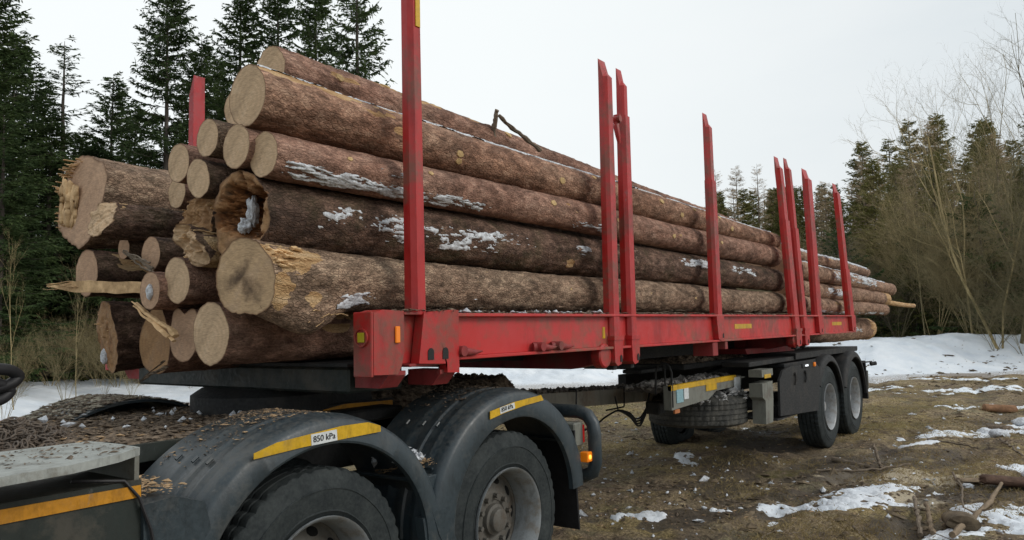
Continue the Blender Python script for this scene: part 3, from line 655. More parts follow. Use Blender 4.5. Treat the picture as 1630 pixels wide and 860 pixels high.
# angles: 180 deg faces the viewer's side, 90 is up
A = Log('thickest top log with a large pale cut face and frost along its back', (2.05, 2.98, 2.682), .138, (9.28, 2.93, 2.585), .098, 'orange', 'pale', 1, peels=[(-.2, 1.0, R_(106), R_(142)), (.55, .85, R_(140), R_(165)), (.78, .9, R_(165), R_(190))], flare=[(R_(100), .008, .8, .5)])
A.build()
A.crust(.02, 2.6, 84, 112, -.35, .006, 1, stretch=.6); A.crust(1.0, 4.2, 86, 116, -.45, .009, 2, stretch=.5); A.crust(4.2, 7.1, 80, 118, -.4, .008, 3, .02, .5)
for q in [(.93, 186, .028, 0), (1.32, 195, .021, 0), (1.33, 214, .019, 0), (2.4, 190, .022, 1), (3.3, 196, .026, 1), (4.0, 160, .022, 1), (4.4, 195, .022, 1), (4.7, 150, .018, 0), (2.9, 140, .018, 0), (5.6, 190, .024, 1), (5.3, 150, .02, 0)]: A.knot(q[0], q[1], q[2], heart=bool(q[3]))
B = Log('slim reddish log below the top one with a snow streak near its butt', (2.08, 2.90, 2.405), .104, (9.22, 2.93, 2.385), .125, 'red', 'pale', 2, peels=[(2.35, 2.45, R_(150), R_(170)), (3.1, 3.2, R_(165), R_(185)), (1.05, 1.12, R_(170), R_(190))])
B.build(); B.crust(.05, .62, 196, 246, -.25, .010, 5); B.crust(.5, 1.25, 206, 250, -.3, .008, 6); B.crust(.62, .80, 168, 184, -.1, .006, 7); B.crust(1.2, 1.55, 205, 240, -.1, .008, 8); B.crust(2.5, 3.0, 205, 240, .1, .006, 9)
for q in [(2.2, 165, .02, 1), (2.95, 155, .02, 0), (3.15, 178, .018, 0), (.42, 160, .012, 0), (1.0, 150, .014, 0), (4.1, 190, .02, 0), (5.2, 175, .018, 0)]: B.knot(q[0], q[1], q[2], heart=bool(q[3]))
C = Log('dark log with a rotten hollow butt packed with snow', (2.06, 3.05, 2.15), .165, (9.26, 2.92, 2.11), .128, 'dark', 'rot', 3, flare=[(R_(75), .04, .8, .3), (R_(200), .035, .9, .35), (R_(300), .05, .5, .25)], hollow=(-.01, .01, .165, .26), ragged=.02, tilty=-.10, darkx=.5, rough=2.0, peels=[(2.5, 2.6, R_(200), R_(230))])
C.build()
for k, q in enumerate([(.3, .9, 150, 200, .3), (.75, 1.35, 165, 210, .12), (1.15, 1.75, 165, 215, .05), (1.5, 2.1, 150, 185, .1), (2.6, 2.8, 160, 185, -.1), (4.3, 5.0, 145, 180, -.1), (5.5, 6.2, 150, 185, .05)]): C.crust(q[0], q[1], q[2], q[3], q[4], .007, 20 + k)
D = Log('big fluted bottom log with a dark heart and a torn root spur', (2.02, 2.97, 1.855), .138, (9.26, 2.92, 1.845), .125, 'grey', 'heart', 4, flare=[(R_(95), .035, .8, .35), (R_(248), .13, .38, .20, .26), (R_(225), .03, .4, .4), (R_(300), .03, .6, .4), (R_(180), .02, .8, .5)], tilty=-.32, tiltz=-.06, peels=[(-.05, .34, R_(112), R_(178)), (-.05, .14, R_(165), R_(250)), (.22, .32, R_(205), R_(225))], rough=1.7, frost=[(.35, .62, R_(205), R_(235), .5)])
D.build(); D.crust(.42, .72, 198, 232, -.05, .006, 30); D.crust(1.45, 1.52, 195, 212, -.3, .005, 31)
for q in [(2.5, 170, .014), (2.9, 175, .016), (3.4, 180, .02), (3.7, 178, .018), (4.6, 185, .02), (5.2, 170, .02)]: D.knot(q[0], q[1], q[2], .003)
E_ = Log('lowest near log with a round ringed cut face beside the red bunk', (2.03, 3.235, 1.607), .142, (9.0, 3.25, 1.60), .12, 'red', 'pale', 5, peels=[(.15, .8, R_(120), R_(160)), (.5, .8, R_(160), R_(190))], flare=[(R_(70), .01, .8, .3)], darkx=.15).build()
F_ = Log('topmost log lying behind the thickest one with a broken branch stub', (2.32, 3.19, 2.925), .118, (9.0, 3.24, 2.72), .09, 'red', 'pale', 6, peels=[(.3, .5, R_(150), R_(175)), (.7, 1.2, R_(110), R_(150)), (1.5, 1.62, R_(110), R_(130))], rough=2.2)
F_.build()
for q in [(.36, 165, .02), (.85, 190, .02), (.75, 120, .022), (1.9, 140, .024)]: F_.knot(*q)
logs_small = [
 ('short-looking log half hidden behind the thickest cut face', (2.28, 3.42, 2.765), .094, 'red', 'pale', {}),
 ('grey-barked thin log directly right of the far red stake', (2.04, 3.285, 2.538), .091, 'grey', 'pale', {}),
 ('smooth round-faced log between the grey thin log and the slim reddish log', (2.05, 3.072, 2.464), .104, 'red', 'pale', {}),
 ('log with purple bark and frayed top edge beside the huge stump log', (2.04, 3.54, 2.453), .097, 'red', 'pale', dict(peels=[(.0, .3, R_(60), R_(120))])),
 ('yellowish cut log tucked under the purple-barked one', (2.24, 3.90, 2.375), .085, 'red', 'pale', {}),
 ('oval pale log above the rotten dark one', (2.02, 3.33, 2.345), .094, 'dark', 'pale', dict(oval=.08)),
 ('huge fluted stump-end log with splintered edge at the far side', (2.04, 4.53, 2.385), .235, 'grey', 'pink', dict(flare=[(R_(55), .07, .6, .8), (R_(150), .045, .5, .5), (R_(250), .06, .5, .6), (R_(340), .06, .6, .6)], rough=2.6, tiltz=.12, big=1)),
 ('broken splinter-ended log below the huge stump end', (1.93, 4.06, 2.215), .098, 'dark', 'pale', dict(ragged=.03, tiltz=.55, tilty=-.3, oval=.1, peels=[(0, .10, R_(60), R_(140))], rough=2.5)),
 ('small pinkish log peeking out under the broken splinter end', (2.10, 4.17, 2.085), .062, 'dark', 'pink', {}),
 ('mid-stack log with a reddish ring just above the two small ones', (2.04, 3.78, 2.02), .090, 'dark', 'pink', {}),
 ('rotten shattered butt left of the snow-packed hollow', (2.08, 3.42, 2.19), .138, 'dark', 'rot', dict(ragged=.05, tiltz=.25, rot=.4, flare=[(R_(90), .03, .5, .3)])),
 ('torn wedge-shaped butt under the rotten ones', (2.00, 3.37, 2.03), .098, 'dark', 'pale', dict(ragged=.06, tiltz=-.3, oval=.28, rot=.25, peels=[(0, .15, R_(90), R_(270))])),
 ('lower far log with bark torn off its front', (2.03, 4.45, 1.965), .130, 'dark', 'pink', dict(peels=[(.03, .6, R_(100), R_(175))], rough=2.0)),
 ('small round log with a lump of snow on its face', (1.98, 3.68, 1.827), .094, 'red', 'pink', {}),
 ('red-barked log with oval face next to the fluted bottom log', (2.02, 3.505, 1.87), .114, 'red', 'pale', dict(oval=.04)),
 ('dark lowest log at the far side with an orange torn rim', (2.07, 4.28, 1.615), .175, 'dark', 'rot', dict(flare=[(R_(130), .03, .5, .25), (R_(270), .03, .6, .3)], rough=2.5, ragged=.014, darkx=.1, tilty=.20, tiltz=-.15, rot=.55)),
 ('lobed flat butt at the bottom behind the notched one', (2.12, 3.88, 1.565), .150, 'red', 'rot', dict(flare=[(R_(100), .05, .5, .3), (R_(230), .02, .5, .3)])),
 ('heart-shaped notched butt left of the ringed face', (2.10, 3.57, 1.60), .128, 'red', 'pink', dict(flare=[(R_(60), .03, .35, .3), (R_(130), .035, .4, .3), (R_(95), -.02, .25, .3)])),
]
LS = []
for k, (lab, b, r, bk, fc, kw) in enumerate(logs_small):
    kw = dict(kw); big = kw.pop('big', 0)
    L_ = Log(lab, b, r, (b[0] + 7.0, b[1] + (.02 if not big else .05), b[2] + (.0 if not big else -.05)), r * .82 if not big else .17, bk, fc, 40 + 7 * k, near=True, **kw)
    # only the first metres of these show
    L_.near = bool(big) or k in (7, 10, 11, 15, 16); L_.build(); LS.append(L_)
    if k in (0, 2, 3, 12, 14): L_.knot(.16 + .03 * k, 150 + 9 * k % 40, .010, .004)
# rear set, beyond the twin stakes
rear = [
 ('thin whitish top log of the rear stack ending before the others', (9.5, 2.95, 2.50), .085, (14.6, 3.0, 2.46), .07, 'far'),
 ('rear log with snow blotches whose ragged end reaches furthest right', (9.5, 2.93, 2.31), .115, (16.9, 3.05, 2.22), .12, 'far'),
 ('rear log with an orange torn end below the blotched one', (9.5, 2.95, 2.05), .115, (15.9, 2.98, 2.02), .118, 'far'),
 ('pinkish rear log lying on the red beam end', (9.5, 2.92, 1.84), .115, (15.5, 2.93, 1.805), .10, 'far'),
 ('thick rear log low in the trough with an orange frayed end', (9.4, 3.3, 1.50), .19, (15.7, 3.3, 1.455), .20, 'far'),
 ('rear log hidden behind the snow-blotched one', (9.6, 3.3, 2.30), .12, (15.6, 3.35, 2.25), .11, 'far'),
]
for k, (lab, b, r, e, r1, bk) in enumerate(rear):
    L_ = Log(lab, b, r, e, r1, bk, 'pink', 300 + 9 * k, near=False, endface='rot', group='logs of the rear stack', rough=2.5, peels=[(e[0] - b[0] - .35, e[0] - b[0] + .1, 0, 6.28)] if k in (2, 4) else [(2.1, 2.5, R_(140), R_(170))])
    L_.build()
    if k == 0: L_.crust(0, 5, 75, 150, -.4, .012, 60, .03); 
    if k == 1: L_.crust(2.2, 3.3, 140, 215, -.05, .012, 61, .02); L_.crust(3.3, 5.4, 135, 205, .0, .014, 62, .02); L_.crust(0.2, 6.5, 90, 125, -.1, .01, 63, .03)
    if k == 2: L_.crust(1.8, 3.0, 150, 205, -.02, .012, 64, .02)
    if k == 3: L_.crust(1.0, 5.6, 215, 245, .15, .008, 65, .03)
    if k == 4: L_.crust(4.6, 5.2, 170, 200, .1, .012, 66, .02)
th_ = Log('thin pale pole sticking out furthest at the rear end', (14.2, 3.12, 1.975), .055, (19.9, 3.12, 1.93), .045, 'far', 'pale', 401, near=False, endface='pale', group='logs of the rear stack', cat='pole', name='thin_pole', peels=[(.3, 7, R_(-200), R_(560))]).build()
# hidden filler logs giving the stack its body
k = 0
for yy, zz, r in [(3.85, 2.6, .11), (4.2, 2.62, .10), (3.6, 2.68, .09)]:
    pass

# snow inside the hollow, snow lump on a face, splinters and branches of the stack
def lump(name, c, s, mat, label=None, cat=None, parent=None, seed=0, sub=3, amp=.35, freq=2.2, group=None, kind=None):
    bm = bmesh.new(); bmesh.ops.create_icosphere(bm, subdivisions=sub, radius=1.0); me = bpy.data.meshes.new(name)
    co = np.array([v.co[:] for v in bm.verts]); nz = 1 + amp * fbm(co[:, 0] * freq, co[:, 1] * freq, co[:, 2] * freq, seed=seed, oct=4, gain=.6)
    co = co * nz[:, None] * np.array(s)
    for v, q in zip(bm.verts, co): v.co = q
    for f in bm.faces: f.smooth = True
    bm.to_mesh(me); bm.free()
    o = link(name, me, mat, parent); o.location = Vector(c) - (parent.location if parent else Vector((0, 0, 0)))
    return tag(o, label, cat, group, kind)
lump('snow_plug', (2.14, 3.07, 2.17), (.03, .018, .060), CRUST, parent=C.root, seed=4, sub=4, amp=.9)
lump('snow_plug', (2.11, 3.085, 2.10), (.03, .024, .035), CRUST, parent=C.root, seed=5, sub=4, amp=.9)
lump('snow_lump', (1.975, 3.665, 1.82), (.018, .022, .038), CRUST, parent=LS[13].root, seed=6)
lump('snow_lump', (2.10, 4.36, 1.50), (.02, .03, .045), CRUST, parent=LS[15].root, seed=7)
def splinter(mb, p0, p1, w0, w1, n=5, seed=0, flat=.45):
    p0 = np.array(p0, float); p1 = np.array(p1, float); t = np.linspace(0, 1, 14)[:, None]
    r = np.random.default_rng(seed); L = np.linalg.norm(p1 - p0)
    P = p0 + (p1 - p0) * t + np.cumsum(r.normal(0, .006 * L ** .5, (14, 3)), 0) * np.array([.3, 1, 1])
    rad = (w0 + (w1 - w0) * t[:, 0]) * (1 + r.normal(0, .16, 14)); mb.tube(P, np.abs(rad) + .0008, n, True, flat)
def frayed(root_, name, items, mat):
    mb = MB()
    for k, it in enumerate(items): splinter(mb, *it, seed=900 + k + len(items))
    return mb.build(name, mat, root_, smooth=False)
# splinters on the huge stump
M_ = LS[6]; it = []
r_ = np.random.default_rng(5)
for k in range(70):
    a = R_(r_.uniform(15, 75) if k % 2 else r_.uniform(-40, 30)); rr = M_.r0 + .03
    yy, zz = 4.53 + rr * math.cos(a) * r_.uniform(.93, 1.08), 2.385 + rr * math.sin(a) * r_.uniform(.93, 1.08)
    it.append(((2.04 + r_.uniform(-.045, .02), yy + r_.normal(0, .015), zz + r_.normal(0, .015)), (2.45, yy, zz), .006, .016))
frayed(M_.root, 'splinters', it, WOOD_RAW)
mb = MB()   # pale split slab along the far rim of the stump
sv = np.linspace(0, 1, 18)
for k in range(5):
    y0 = 4.585 + .030 * k; zz = 2.235 + .27 * sv + .01 * r_.normal(0, 1, 18); xx = 2.030 - .006 * k + .010 * fbm(sv * 7, sv * 0 + k, seed=k + 3, oct=3)
    mb.tube(np.stack([xx, y0 + .012 * fbm(sv * 4, sv * 0 + k, seed=k, oct=2), zz + (k - 2) * .015], 1), .022 * np.clip(np.minimum(sv, 1 - sv) * 9 + .25, 0, 1) * (1 + .2 * np.sin(sv * 9 + 2 * k)), 6, True, .45)
mb.build('split_slab', WOOD_RAW, M_.root, True)
it = []
for k in range(9): it.append(((2.34 + r_.normal(0, .04), 2.84 + r_.normal(0, .02), 1.665 + r_.normal(0, .018)), (2.45 + r_.normal(0, .05), 2.88, 1.72 + r_.normal(0, .02)), .003, .009))
frayed(D.root, 'splinters', it, WOOD_RAW)
it = []
for (lx, ly, lz, lr, n_, s0, i_) in [(2.0, 4.06, 2.20, .06, 16, .06, 7), (2.0, 3.36, 2.03, .075, 14, .02, 11), (2.08, 3.42, 2.19, .12, 14, .02, 10), (2.08, 4.30, 1.70, .10, 10, .03, 15)]:
    it = []
    for k in range(n_):
        a = r_.uniform(0, 6.28); q = lr * r_.uniform(.75, 1.1)
        it.append(((lx - r_.uniform(0, s0), ly + q * math.cos(a), lz + q * math.sin(a)), (lx + .2, ly + q * math.cos(a), lz + q * math.sin(a)), .004, r_.uniform(.007, .014)))
    frayed(LS[i_].root, 'splinters', it, WOOD_RAW)
for k in range(16):   # torn slabs of wood on the fluted log, overlapping like shingles
    a = R_(r_.uniform(120, 166)); u = r_.uniform(.0, .17); L2 = r_.uniform(.05, .12)
    q0 = float(D.radius(np.array([u]), np.array([a]))[0]) + .006; q1 = float(D.radius(np.array([u + L2]), np.array([a]))[0]) - .012
    P = [(2.02 + u + .3 * q0 * -math.cos(a), D.centre(u)[0] + q0 * math.cos(a), D.centre(u)[1] + q0 * math.sin(a)), (2.02 + u + L2 + .3 * q0 * -math.cos(a), D.centre(u)[0] + q1 * math.cos(a), D.centre(u)[1] + q1 * math.sin(a))]
    mb = MB(); splinter(mb, P[0], P[1], .014, .007, 6, 500 + k, .5); mb.build('torn_slab', WOOD_RAW, D.root)
def spl_thing(name, label, cat, p0, p1, w0, w1, mat, seed, flat=.45, group=None, n=6):
    mb = MB(); splinter(mb, p0, p1, w0, w1, n, seed, flat)
    for k in range(3): splinter(mb, np.array(p0) + r_.normal(0, .008, 3), np.array(p1) + r_.normal(0, .01, 3), w0 * .5, w1 * .6, 4, seed + 5 + k, flat)
    o = mb.build(name, mat, None, org=p1); o.location = p1; return tag(o, label, cat, group)
mb = MB()   # a split plank: flat slab with ragged ends
t = np.linspace(0, 1, 26); P0 = np.array([1.86, 4.50, 1.886]); P1 = np.array([2.03, 3.74, 1.845]); c = P0 + (P1 - P0) * t[:, None]
hw = .030 * np.clip(t * 3.2, .10, 1) * (1 + .12 * fbm(t * 9, t * 0, seed=2, oct=3)); th = .011
V = np.concatenate([np.stack([c[:, 0] + sx * th, c[:, 1], c[:, 2] + sz * hw + .006 * fbm(t * 6, t * 0 + 3, seed=4, oct=2)], 1) for sx, sz in ((-1, -1), (-1, .1), (-1, 1), (1, 1), (1, -1))])
i, j = np.meshgrid(np.arange(5), np.arange(25), indexing='ij'); F = np.stack([i * 26 + j, i * 26 + j + 1, ((i + 1) % 5) * 26 + j + 1, ((i + 1) % 5) * 26 + j], -1).reshape(-1, 4)
mb.raw(V, F)
for k in range(9): splinter(mb, (1.855 + r_.normal(0, .01), 4.5 + r_.uniform(-.15, .10), 1.886 + r_.normal(0, .007)), (1.96, 4.15, 1.868 + r_.normal(0, .015)), .002, .006, 5, 60 + k)
o = mb.build('wood_splinter', WOOD_RAW, None, org=tuple(P1)); o.location = P1; tag(o, 'long pale splinter jutting left out of the stack', 'splinter')
spl_thing('torn_branch', 'torn yellowish branch leaning in front of the lobed butt', 'branch', (1.98, 3.82, 1.775), (2.02, 3.53, 1.60), .010, .020, WOOD_RAW, 8, .6)
spl_thing('thin_branch', 'thin dark twig crossing the small cut faces', 'branch', (2.0, 3.98, 2.05), (2.0, 3.68, 1.93), .005, .008, TRUNK_BROWN, 9, 1)
spl_thing('bark_strip', 'dark strip of bark hanging under the lowest logs', 'bark strip', (2.0, 3.80, 1.375), (2.04, 3.62, 1.46), .004, .013, CHIP, 12, .5)
# broken branch standing on the top log
mb = MB(); splinter(mb, (4.05, 3.12, 2.86), (4.02, 3.05, 3.06), .020, .016, 7, 31, .8)
splinter(mb, (4.03, 3.05, 3.03), (4.42, 3.0, 2.86), .014, .017, 7, 32, .8); splinter(mb, (4.05, 3.05, 3.0), (4.16, 3.0, 2.93), .006, .004, 5, 33)
o = mb.build('broken_branch', TRUNK_BROWN, None, org=(4.03, 3.12, 2.86)); o.location = (4.03, 3.12, 2.86); tag(o, 'broken forked branch poking up from the top log', 'branch')
mb = MB(); splinter(mb, (3.22, 3.12, 2.99), (3.19, 3.10, 3.05), .014, .010, 6, 35, .8); mb.build('branch_stub', TRUNK_BROWN, F_.root)

# ------------------------------------------------------------------ red load frame (bunk, beams, stakes)
FR = empty('log_bunk_trailer', (2.5, 3.9, 1.3), 'long red steel load frame with upright stakes carrying the logs', 'trailer frame')
YN, YF = 2.65, 5.15
def part(mb, name, mat, parent=None, smooth=False, auto=30, label=None):
    o = mb.build(name, mat, FR if parent is None else parent, smooth, auto=auto)
    if label: o['label'] = label
    return o
for yy, sgn in ((YN, 1), (YF, -1)):
    mb = MB()       # I-beam: web and two flanges
    for (a, b) in ((3.05, 4.72), (4.98, 6.62), (6.82, 9.05), (9.45, 9.9), (10.15, 11.72)):
        pass
    mb.box(3.0, 12.0, yy + sgn * .045, yy + sgn * .07, 1.462, 1.672, .002)
    mb.box(3.0, 12.0, yy, yy + sgn * .12, 1.672, 1.69, .003); mb.box(3.0, 12.0, yy, yy + sgn * .12, 1.444, 1.462, .003)
    part(mb, 'side_beam', RED_BEAM)
    mb = MB()
    for xx in (3.9, 5.6, 7.9, 10.8): mb.box(xx, xx + .02, yy + sgn * .046, yy + sgn * .118, 1.464, 1.67, .001)
    part(mb, 'web_stiffener', RED)
# yellow stickers on the beam
def sticker(x0, x1, z0, z1, y, mat, txt=None, parent=FR, name='sticker', th=.0025):
    mb = MB().box(x0, x1, y - th, y, z0, z1, .0005); o = mb.build(name, mat, parent)
    return o
def text_mesh(body, size, origin, ux, uz, mat, parent, name='lettering', depth=.0015, align='LEFT'):
    cu = bpy.data.curves.new(name, 'FONT'); cu.body = body; cu.size = size; cu.extrude = depth; cu.align_x = align; cu.resolution_u = 3
    tmp = bpy.data.objects.new(name, cu); COL.objects.link(tmp); dg = bpy.context.evaluated_depsgraph_get(); dg.update()
    me = bpy.data.meshes.new_from_object(tmp.evaluated_get(dg)); bpy.data.objects.remove(tmp)
    X = Vector(ux).normalized(); Zv = Vector(uz).normalized(); Nn = X.cross(Zv)
    Mx = Matrix(((X[0], Zv[0], Nn[0], origin[0]), (X[1], Zv[1], Nn[1], origin[1]), (X[2], Zv[2], Nn[2], origin[2]), (0, 0, 0, 1)))
    me.transform(Mx); me.transform(Matrix.Translation(-Vector(parent.location if parent.parent is None else (0, 0, 0))))
    me.materials.clear(); return link(name, me, mat, parent)
sticker(7.25, 7.72, 1.555, 1.60, YN + .045, YELLOW)
sticker(10.85, 11.35, 1.555, 1.60, YN + .045, YELLOW)
sticker(4.70, 4.735, 1.52, 1.60, YN + .045, YELLOW)
# cross members & inner frame
mb = MB()
for xx in (3.8, 5.9, 7.6, 9.6, 11.9): mb.box(xx - .05, xx + .05, YN + .075, YF - .075, 1.466, 1.56, .005)
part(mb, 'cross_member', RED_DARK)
mb = MB(); mb.prism([(3.0, 1.43), (11.2, 1.43), (11.2, 1.28), (6.4, 1.285), (4.4, 1.375), (3.0, 1.39)], 3.42, 3.56); part(mb, 'inner_rail', BLACK)
mb = MB(); mb.prism([(3.0, 1.43), (11.2, 1.43), (11.2, 1.28), (6.4, 1.285), (4.4, 1.375), (3.0, 1.39)], 4.26, 4.40); part(mb, 'inner_rail', BLACK)
mb = MB(); mb.box(3.1, 11.6, 2.84, 4.96, 1.432, 1.441, .002); part(mb, 'floor_plate', BLACK)
# front bunk box, near and far
def bunk(yn, s, near):
    y = lambda d: yn + s * d
    mb = MB().prism([(2.50, 1.40), (2.655, 1.395), (2.68, 1.43), (2.70, 1.50), (2.70, 1.70), (2.56, 1.705), (2.50, 1.69)], y(0), y(.12))
    part(mb, 'corner_box', RED)
    mb = MB().box(2.485, 2.50, y(.0), y(.125), 1.39, 1.695, .004); part(mb, 'front_plate', RED)
    mb = MB()
    mb.box(2.70, 2.86, y(.055), y(.14), 1.44, 1.68, .004); part(mb, 'recess_panel', RED)
    mb = MB(); mb.box(2.70, 3.05, y(-.004), y(.15), 1.680, 1.694, .003); part(mb, 'top_lip', RED)
    mb = MB(); mb.box(2.74, 3.0, y(.005), y(.10), 1.425, 1.44, .003); part(mb, 'bottom_lip', RED_DARK)
    # stake socket plate; black patches paint the shade inside its two slots
    mb = MB().prism([(2.79, 1.44), (3.0, 1.43), (3.0, 1.385), (3.095, 1.38), (3.095, 1.705), (3.05, 1.708), (2.83, 1.692), (2.815, 1.60)], y(-.012), y(.045))
    pl = part(mb, 'socket_plate', RED)
    for xx in (2.875, 2.985):
        mb = MB(); n = 10; pts = [(xx - .022, 1.455), (xx + .022, 1.455)] + [(xx + .022 * math.cos(a), 1.492 + .022 * math.sin(a)) for a in np.linspace(0, math.pi, n)]
        mb.prism(pts, y(-.0155), y(-.0125)); o = mb.build('slot', INK, pl, org=tuple(FR.location)); 
    for (a, b, c, d) in ((2.60, 2.72, 1.41, 1.33), (2.97, 3.09, 1.40, 1.32)):
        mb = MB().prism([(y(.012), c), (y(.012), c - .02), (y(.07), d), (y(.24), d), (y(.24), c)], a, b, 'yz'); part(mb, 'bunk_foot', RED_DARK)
    # stake collar top
bunk(YN, 1, True); bunk(YF, -1, False)
mb = MB(); mb.lathe([(.0, .0), (.045, 0), (.045, -.012), (.037, -.012), (.037, -.004), (.0, -.004)], (2.485, 2.712, 1.575), 28, axis='x'); part(mb, 'reflector_ring', RED, auto=30)
mb = MB(); mb.box(2.474, 2.481, 2.690, 2.734, 1.552, 1.598, .002); part(mb, 'yellow_reflector', mat_simple('olive_yellow_reflector', (0.45, 0.38, 0.02), .3, .1, 30, 0))
mb = MB(); mb.box(2.635, 2.665, YN - .012, YN + .0, 1.545, 1.625, .004); part(mb, 'amber_reflector', AMBER, auto=None)  # no lamp; a faint emission imitates the light it returns
# green crossbeam under the logs and its black turntable
mb = MB(); mb.box(2.57, 2.95, 2.905, 4.90, 1.30, 1.428, .012); part(mb, 'bunk_crossbeam', GREEN)
mb = MB(); mb.box(2.52, 3.14, 2.86, 4.94, 1.432, 1.452, .004); part(mb, 'bunk_floor', BLACK)

# stakes: (x at foot, x at top, z foot, z top, half length in x, style)
def stake(xb, xt, zt, near=True, style='plain', zb=1.69, zcol=None, lean=0.0, lab=None, hw=.06, sleeve=None):
    yn = YN if near else YF; s = 1 if near else -1
    dep = .078 if near else .1
    def ring(x, z, hx, d, inset=0.0):
        y0 = yn + s * (.004 + inset + lean * (z - 1.5)); y1 = yn + s * (d + lean * (z - 1.5))
        c = .018
        return [(x - hx, y1, z), (x - hx, y0 + s * .028, z), (x - hx + c, y0, z), (x + hx - c, y0, z), (x + hx, y0 + s * .028, z), (x + hx, y1, z)]
    V = []; zs = [zb, zb + (zt - zb) * .35, zb + (zt - zb) * .7, zt - .07, zt]
    if sleeve: zs = [zb, (zb + sleeve) / 2, sleeve, sleeve + .002, (sleeve + zt) / 2, zt - .07, zt]
    rings = []
    for i, z in enumerate(zs):
        t = (z - zb) / (zt - zb); x = xb + (xt - xb) * t; hx = hw * (1 - .12 * t); ins = 0
        if sleeve and z > sleeve: hx *= .84; ins = .010
        r = ring(x, z, hx, dep * (1 - .1 * t), ins)
        if i == len(zs) - 1:  # slanted top, higher at the inner side
            r = [(p[0], p[1], p[2] + (.0 if abs(p[1] - yn) > .06 else -.14) + .01) for p in r]
            r = [(p[0], p[1], p[2]) for p in r]
        if i == len(zs) - 2: r = [(p[0], p[1], p[2] - .09) for p in r]
        rings.append(r)
    V = np.array(sum(rings, [])); n = 6; m = len(rings)
    i, j = np.meshgrid(np.arange(m - 1), np.arange(n), indexing='ij')
    F = np.stack([i * n + j, i * n + (j + 1) % n, (i + 1) * n + (j + 1) % n, (i + 1) * n + j], -1).reshape(-1, 4)
    k = np.arange(n); V = np.concatenate([V, [np.mean(rings[0], 0)], [np.mean(rings[-1], 0)]])
    F3 = np.concatenate([np.stack([k, (k + 1) % n, np.full(n, m * n)], -1), np.stack([(m - 1) * n + k, (m - 1) * n + (k + 1) % n, np.full(n, m * n + 1)], -1)])
    mb = MB().raw(V, F, F3); st = part(mb, 'stake', RED, auto=25)
    if lab: st['label'] = lab
    O = tuple(FR.location)
    if style in ('long', 'socket'):     # foot goes down over the beam, with collar, boot and a black patch painting the slot's inner shade
        y0 = yn - s * .012
        mb = MB().prism([(xb - hw - .012, 1.505), (xb + hw + .012, 1.505), (xb + hw + .012, 1.535), (xb - hw - .012, 1.535)], y0, yn + s * .135); mb.build('collar', RED, st, org=O)
        mb = MB().prism([(xb - hw - .005, 1.505), (xb + hw + .005, 1.505), (xb + hw, 1.38), (xb + hw - .03, 1.335), (xb - hw * .4, 1.325), (xb - hw, 1.35)], yn - s * .006, yn + s * .12); mb.build('boot', RED, st, org=O, auto=30)
        mb = MB().prism([(xb + .012, 1.352), (xb + .042, 1.352), (xb + .042, 1.39), (xb + .027, 1.402), (xb + .012, 1.39)], yn - s * .010, yn - s * .0065); mb.build('slot', INK, st, org=O)
        mb = MB().box(xb - .02, xb + .03, yn + s * .03, yn + s * .09, 1.295, 1.327, .004); mb.build('pin', BLACK, st, org=O)
    if style == 'short':
        mb = MB().prism([(xb - .11, 1.675), (xb + hw, 1.675), (xb + hw + .005, 1.50), (xb + hw - .02, 1.455), (xb - .02, 1.45), (xb - .08, 1.47)], yn - s * .006, yn + s * .044); mb.build('socket', RED, st, org=O, auto=30)
        mb = MB().prism([(xb + .015, 1.478), (xb + .04, 1.478), (xb + .04, 1.51), (xb + .028, 1.522), (xb + .015, 1.51)], yn - s * .0095, yn - s * .0065); mb.build('slot', INK, st, org=O)  # black patch paints the dark inside the slot
    return st
s0 = stake(2.832, 2.815, 4.0, style='plain', hw=.046, lab='near front stake with a yellow strip near its top')
mb = MB(); mb.box(2.808, 2.842, YN - .002, YN + .0035, 3.16, 3.62, .001); mb.build('yellow_strip', YELLOW, s0, org=tuple(FR.location))
stake(4.84, 4.85, 3.545, style='long', zb=1.51, hw=.058, lab='first of the twin stakes, seen left')
s2 = stake(5.10, 5.11, 3.545, style='long', zb=1.51, hw=.056, sleeve=3.18, lab='second of the twin stakes with a latch near its top')
mb = MB(); mb.box(4.975, 4.992, YN + .0, YN + .055, 3.10, 3.17, .004); mb.tube([(4.985, YN + .03, 3.13), (4.97, YN + .03, 3.08), (4.98, YN + .02, 3.0), (4.99, YN + .02, 2.95)], [.018, .024, .02, .012], 8); mb.cyl((4.97, YN - .01, 3.13), (4.97, YN + .06, 3.13), .024, 12)
mb.build('latch', RED, s2, org=tuple(FR.location), auto=30)
stake(6.79, 6.775, 3.56, style='short', hw=.068, sleeve=2.93, lab='middle stake with a telescopic upper half')
stake(9.17, 8.86, 3.50, style='long', zb=1.51, hw=.10, sleeve=2.78, lab='first of the two rear twin stakes')
stake(9.50, 9.20, 3.54, style='long', zb=1.51, hw=.085, sleeve=2.72, lab='second of the two rear twin stakes')
stake(10.13, 9.98, 3.53, style='short', hw=.12, lab='second last stake, slightly leaning')
stake(11.85, 11.46, 3.55, style='short', hw=.13, sleeve=2.35, lab='last stake at the frame end')
stake(3.075, 3.075, 3.475, near=False, hw=.05, lab='far front stake with flaking white paint').data.materials[0] = FLAKY
for xb, xt, zt in ((4.79, 4.80, 3.3), (5.05, 5.05, 3.2), (6.74, 6.74, 3.2), (9.2, 9.1, 3.0), (10.1, 10.1, 2.9), (11.8, 11.7, 2.9)): stake(xb, xt, min(zt, 2.35), near=False, style='short')
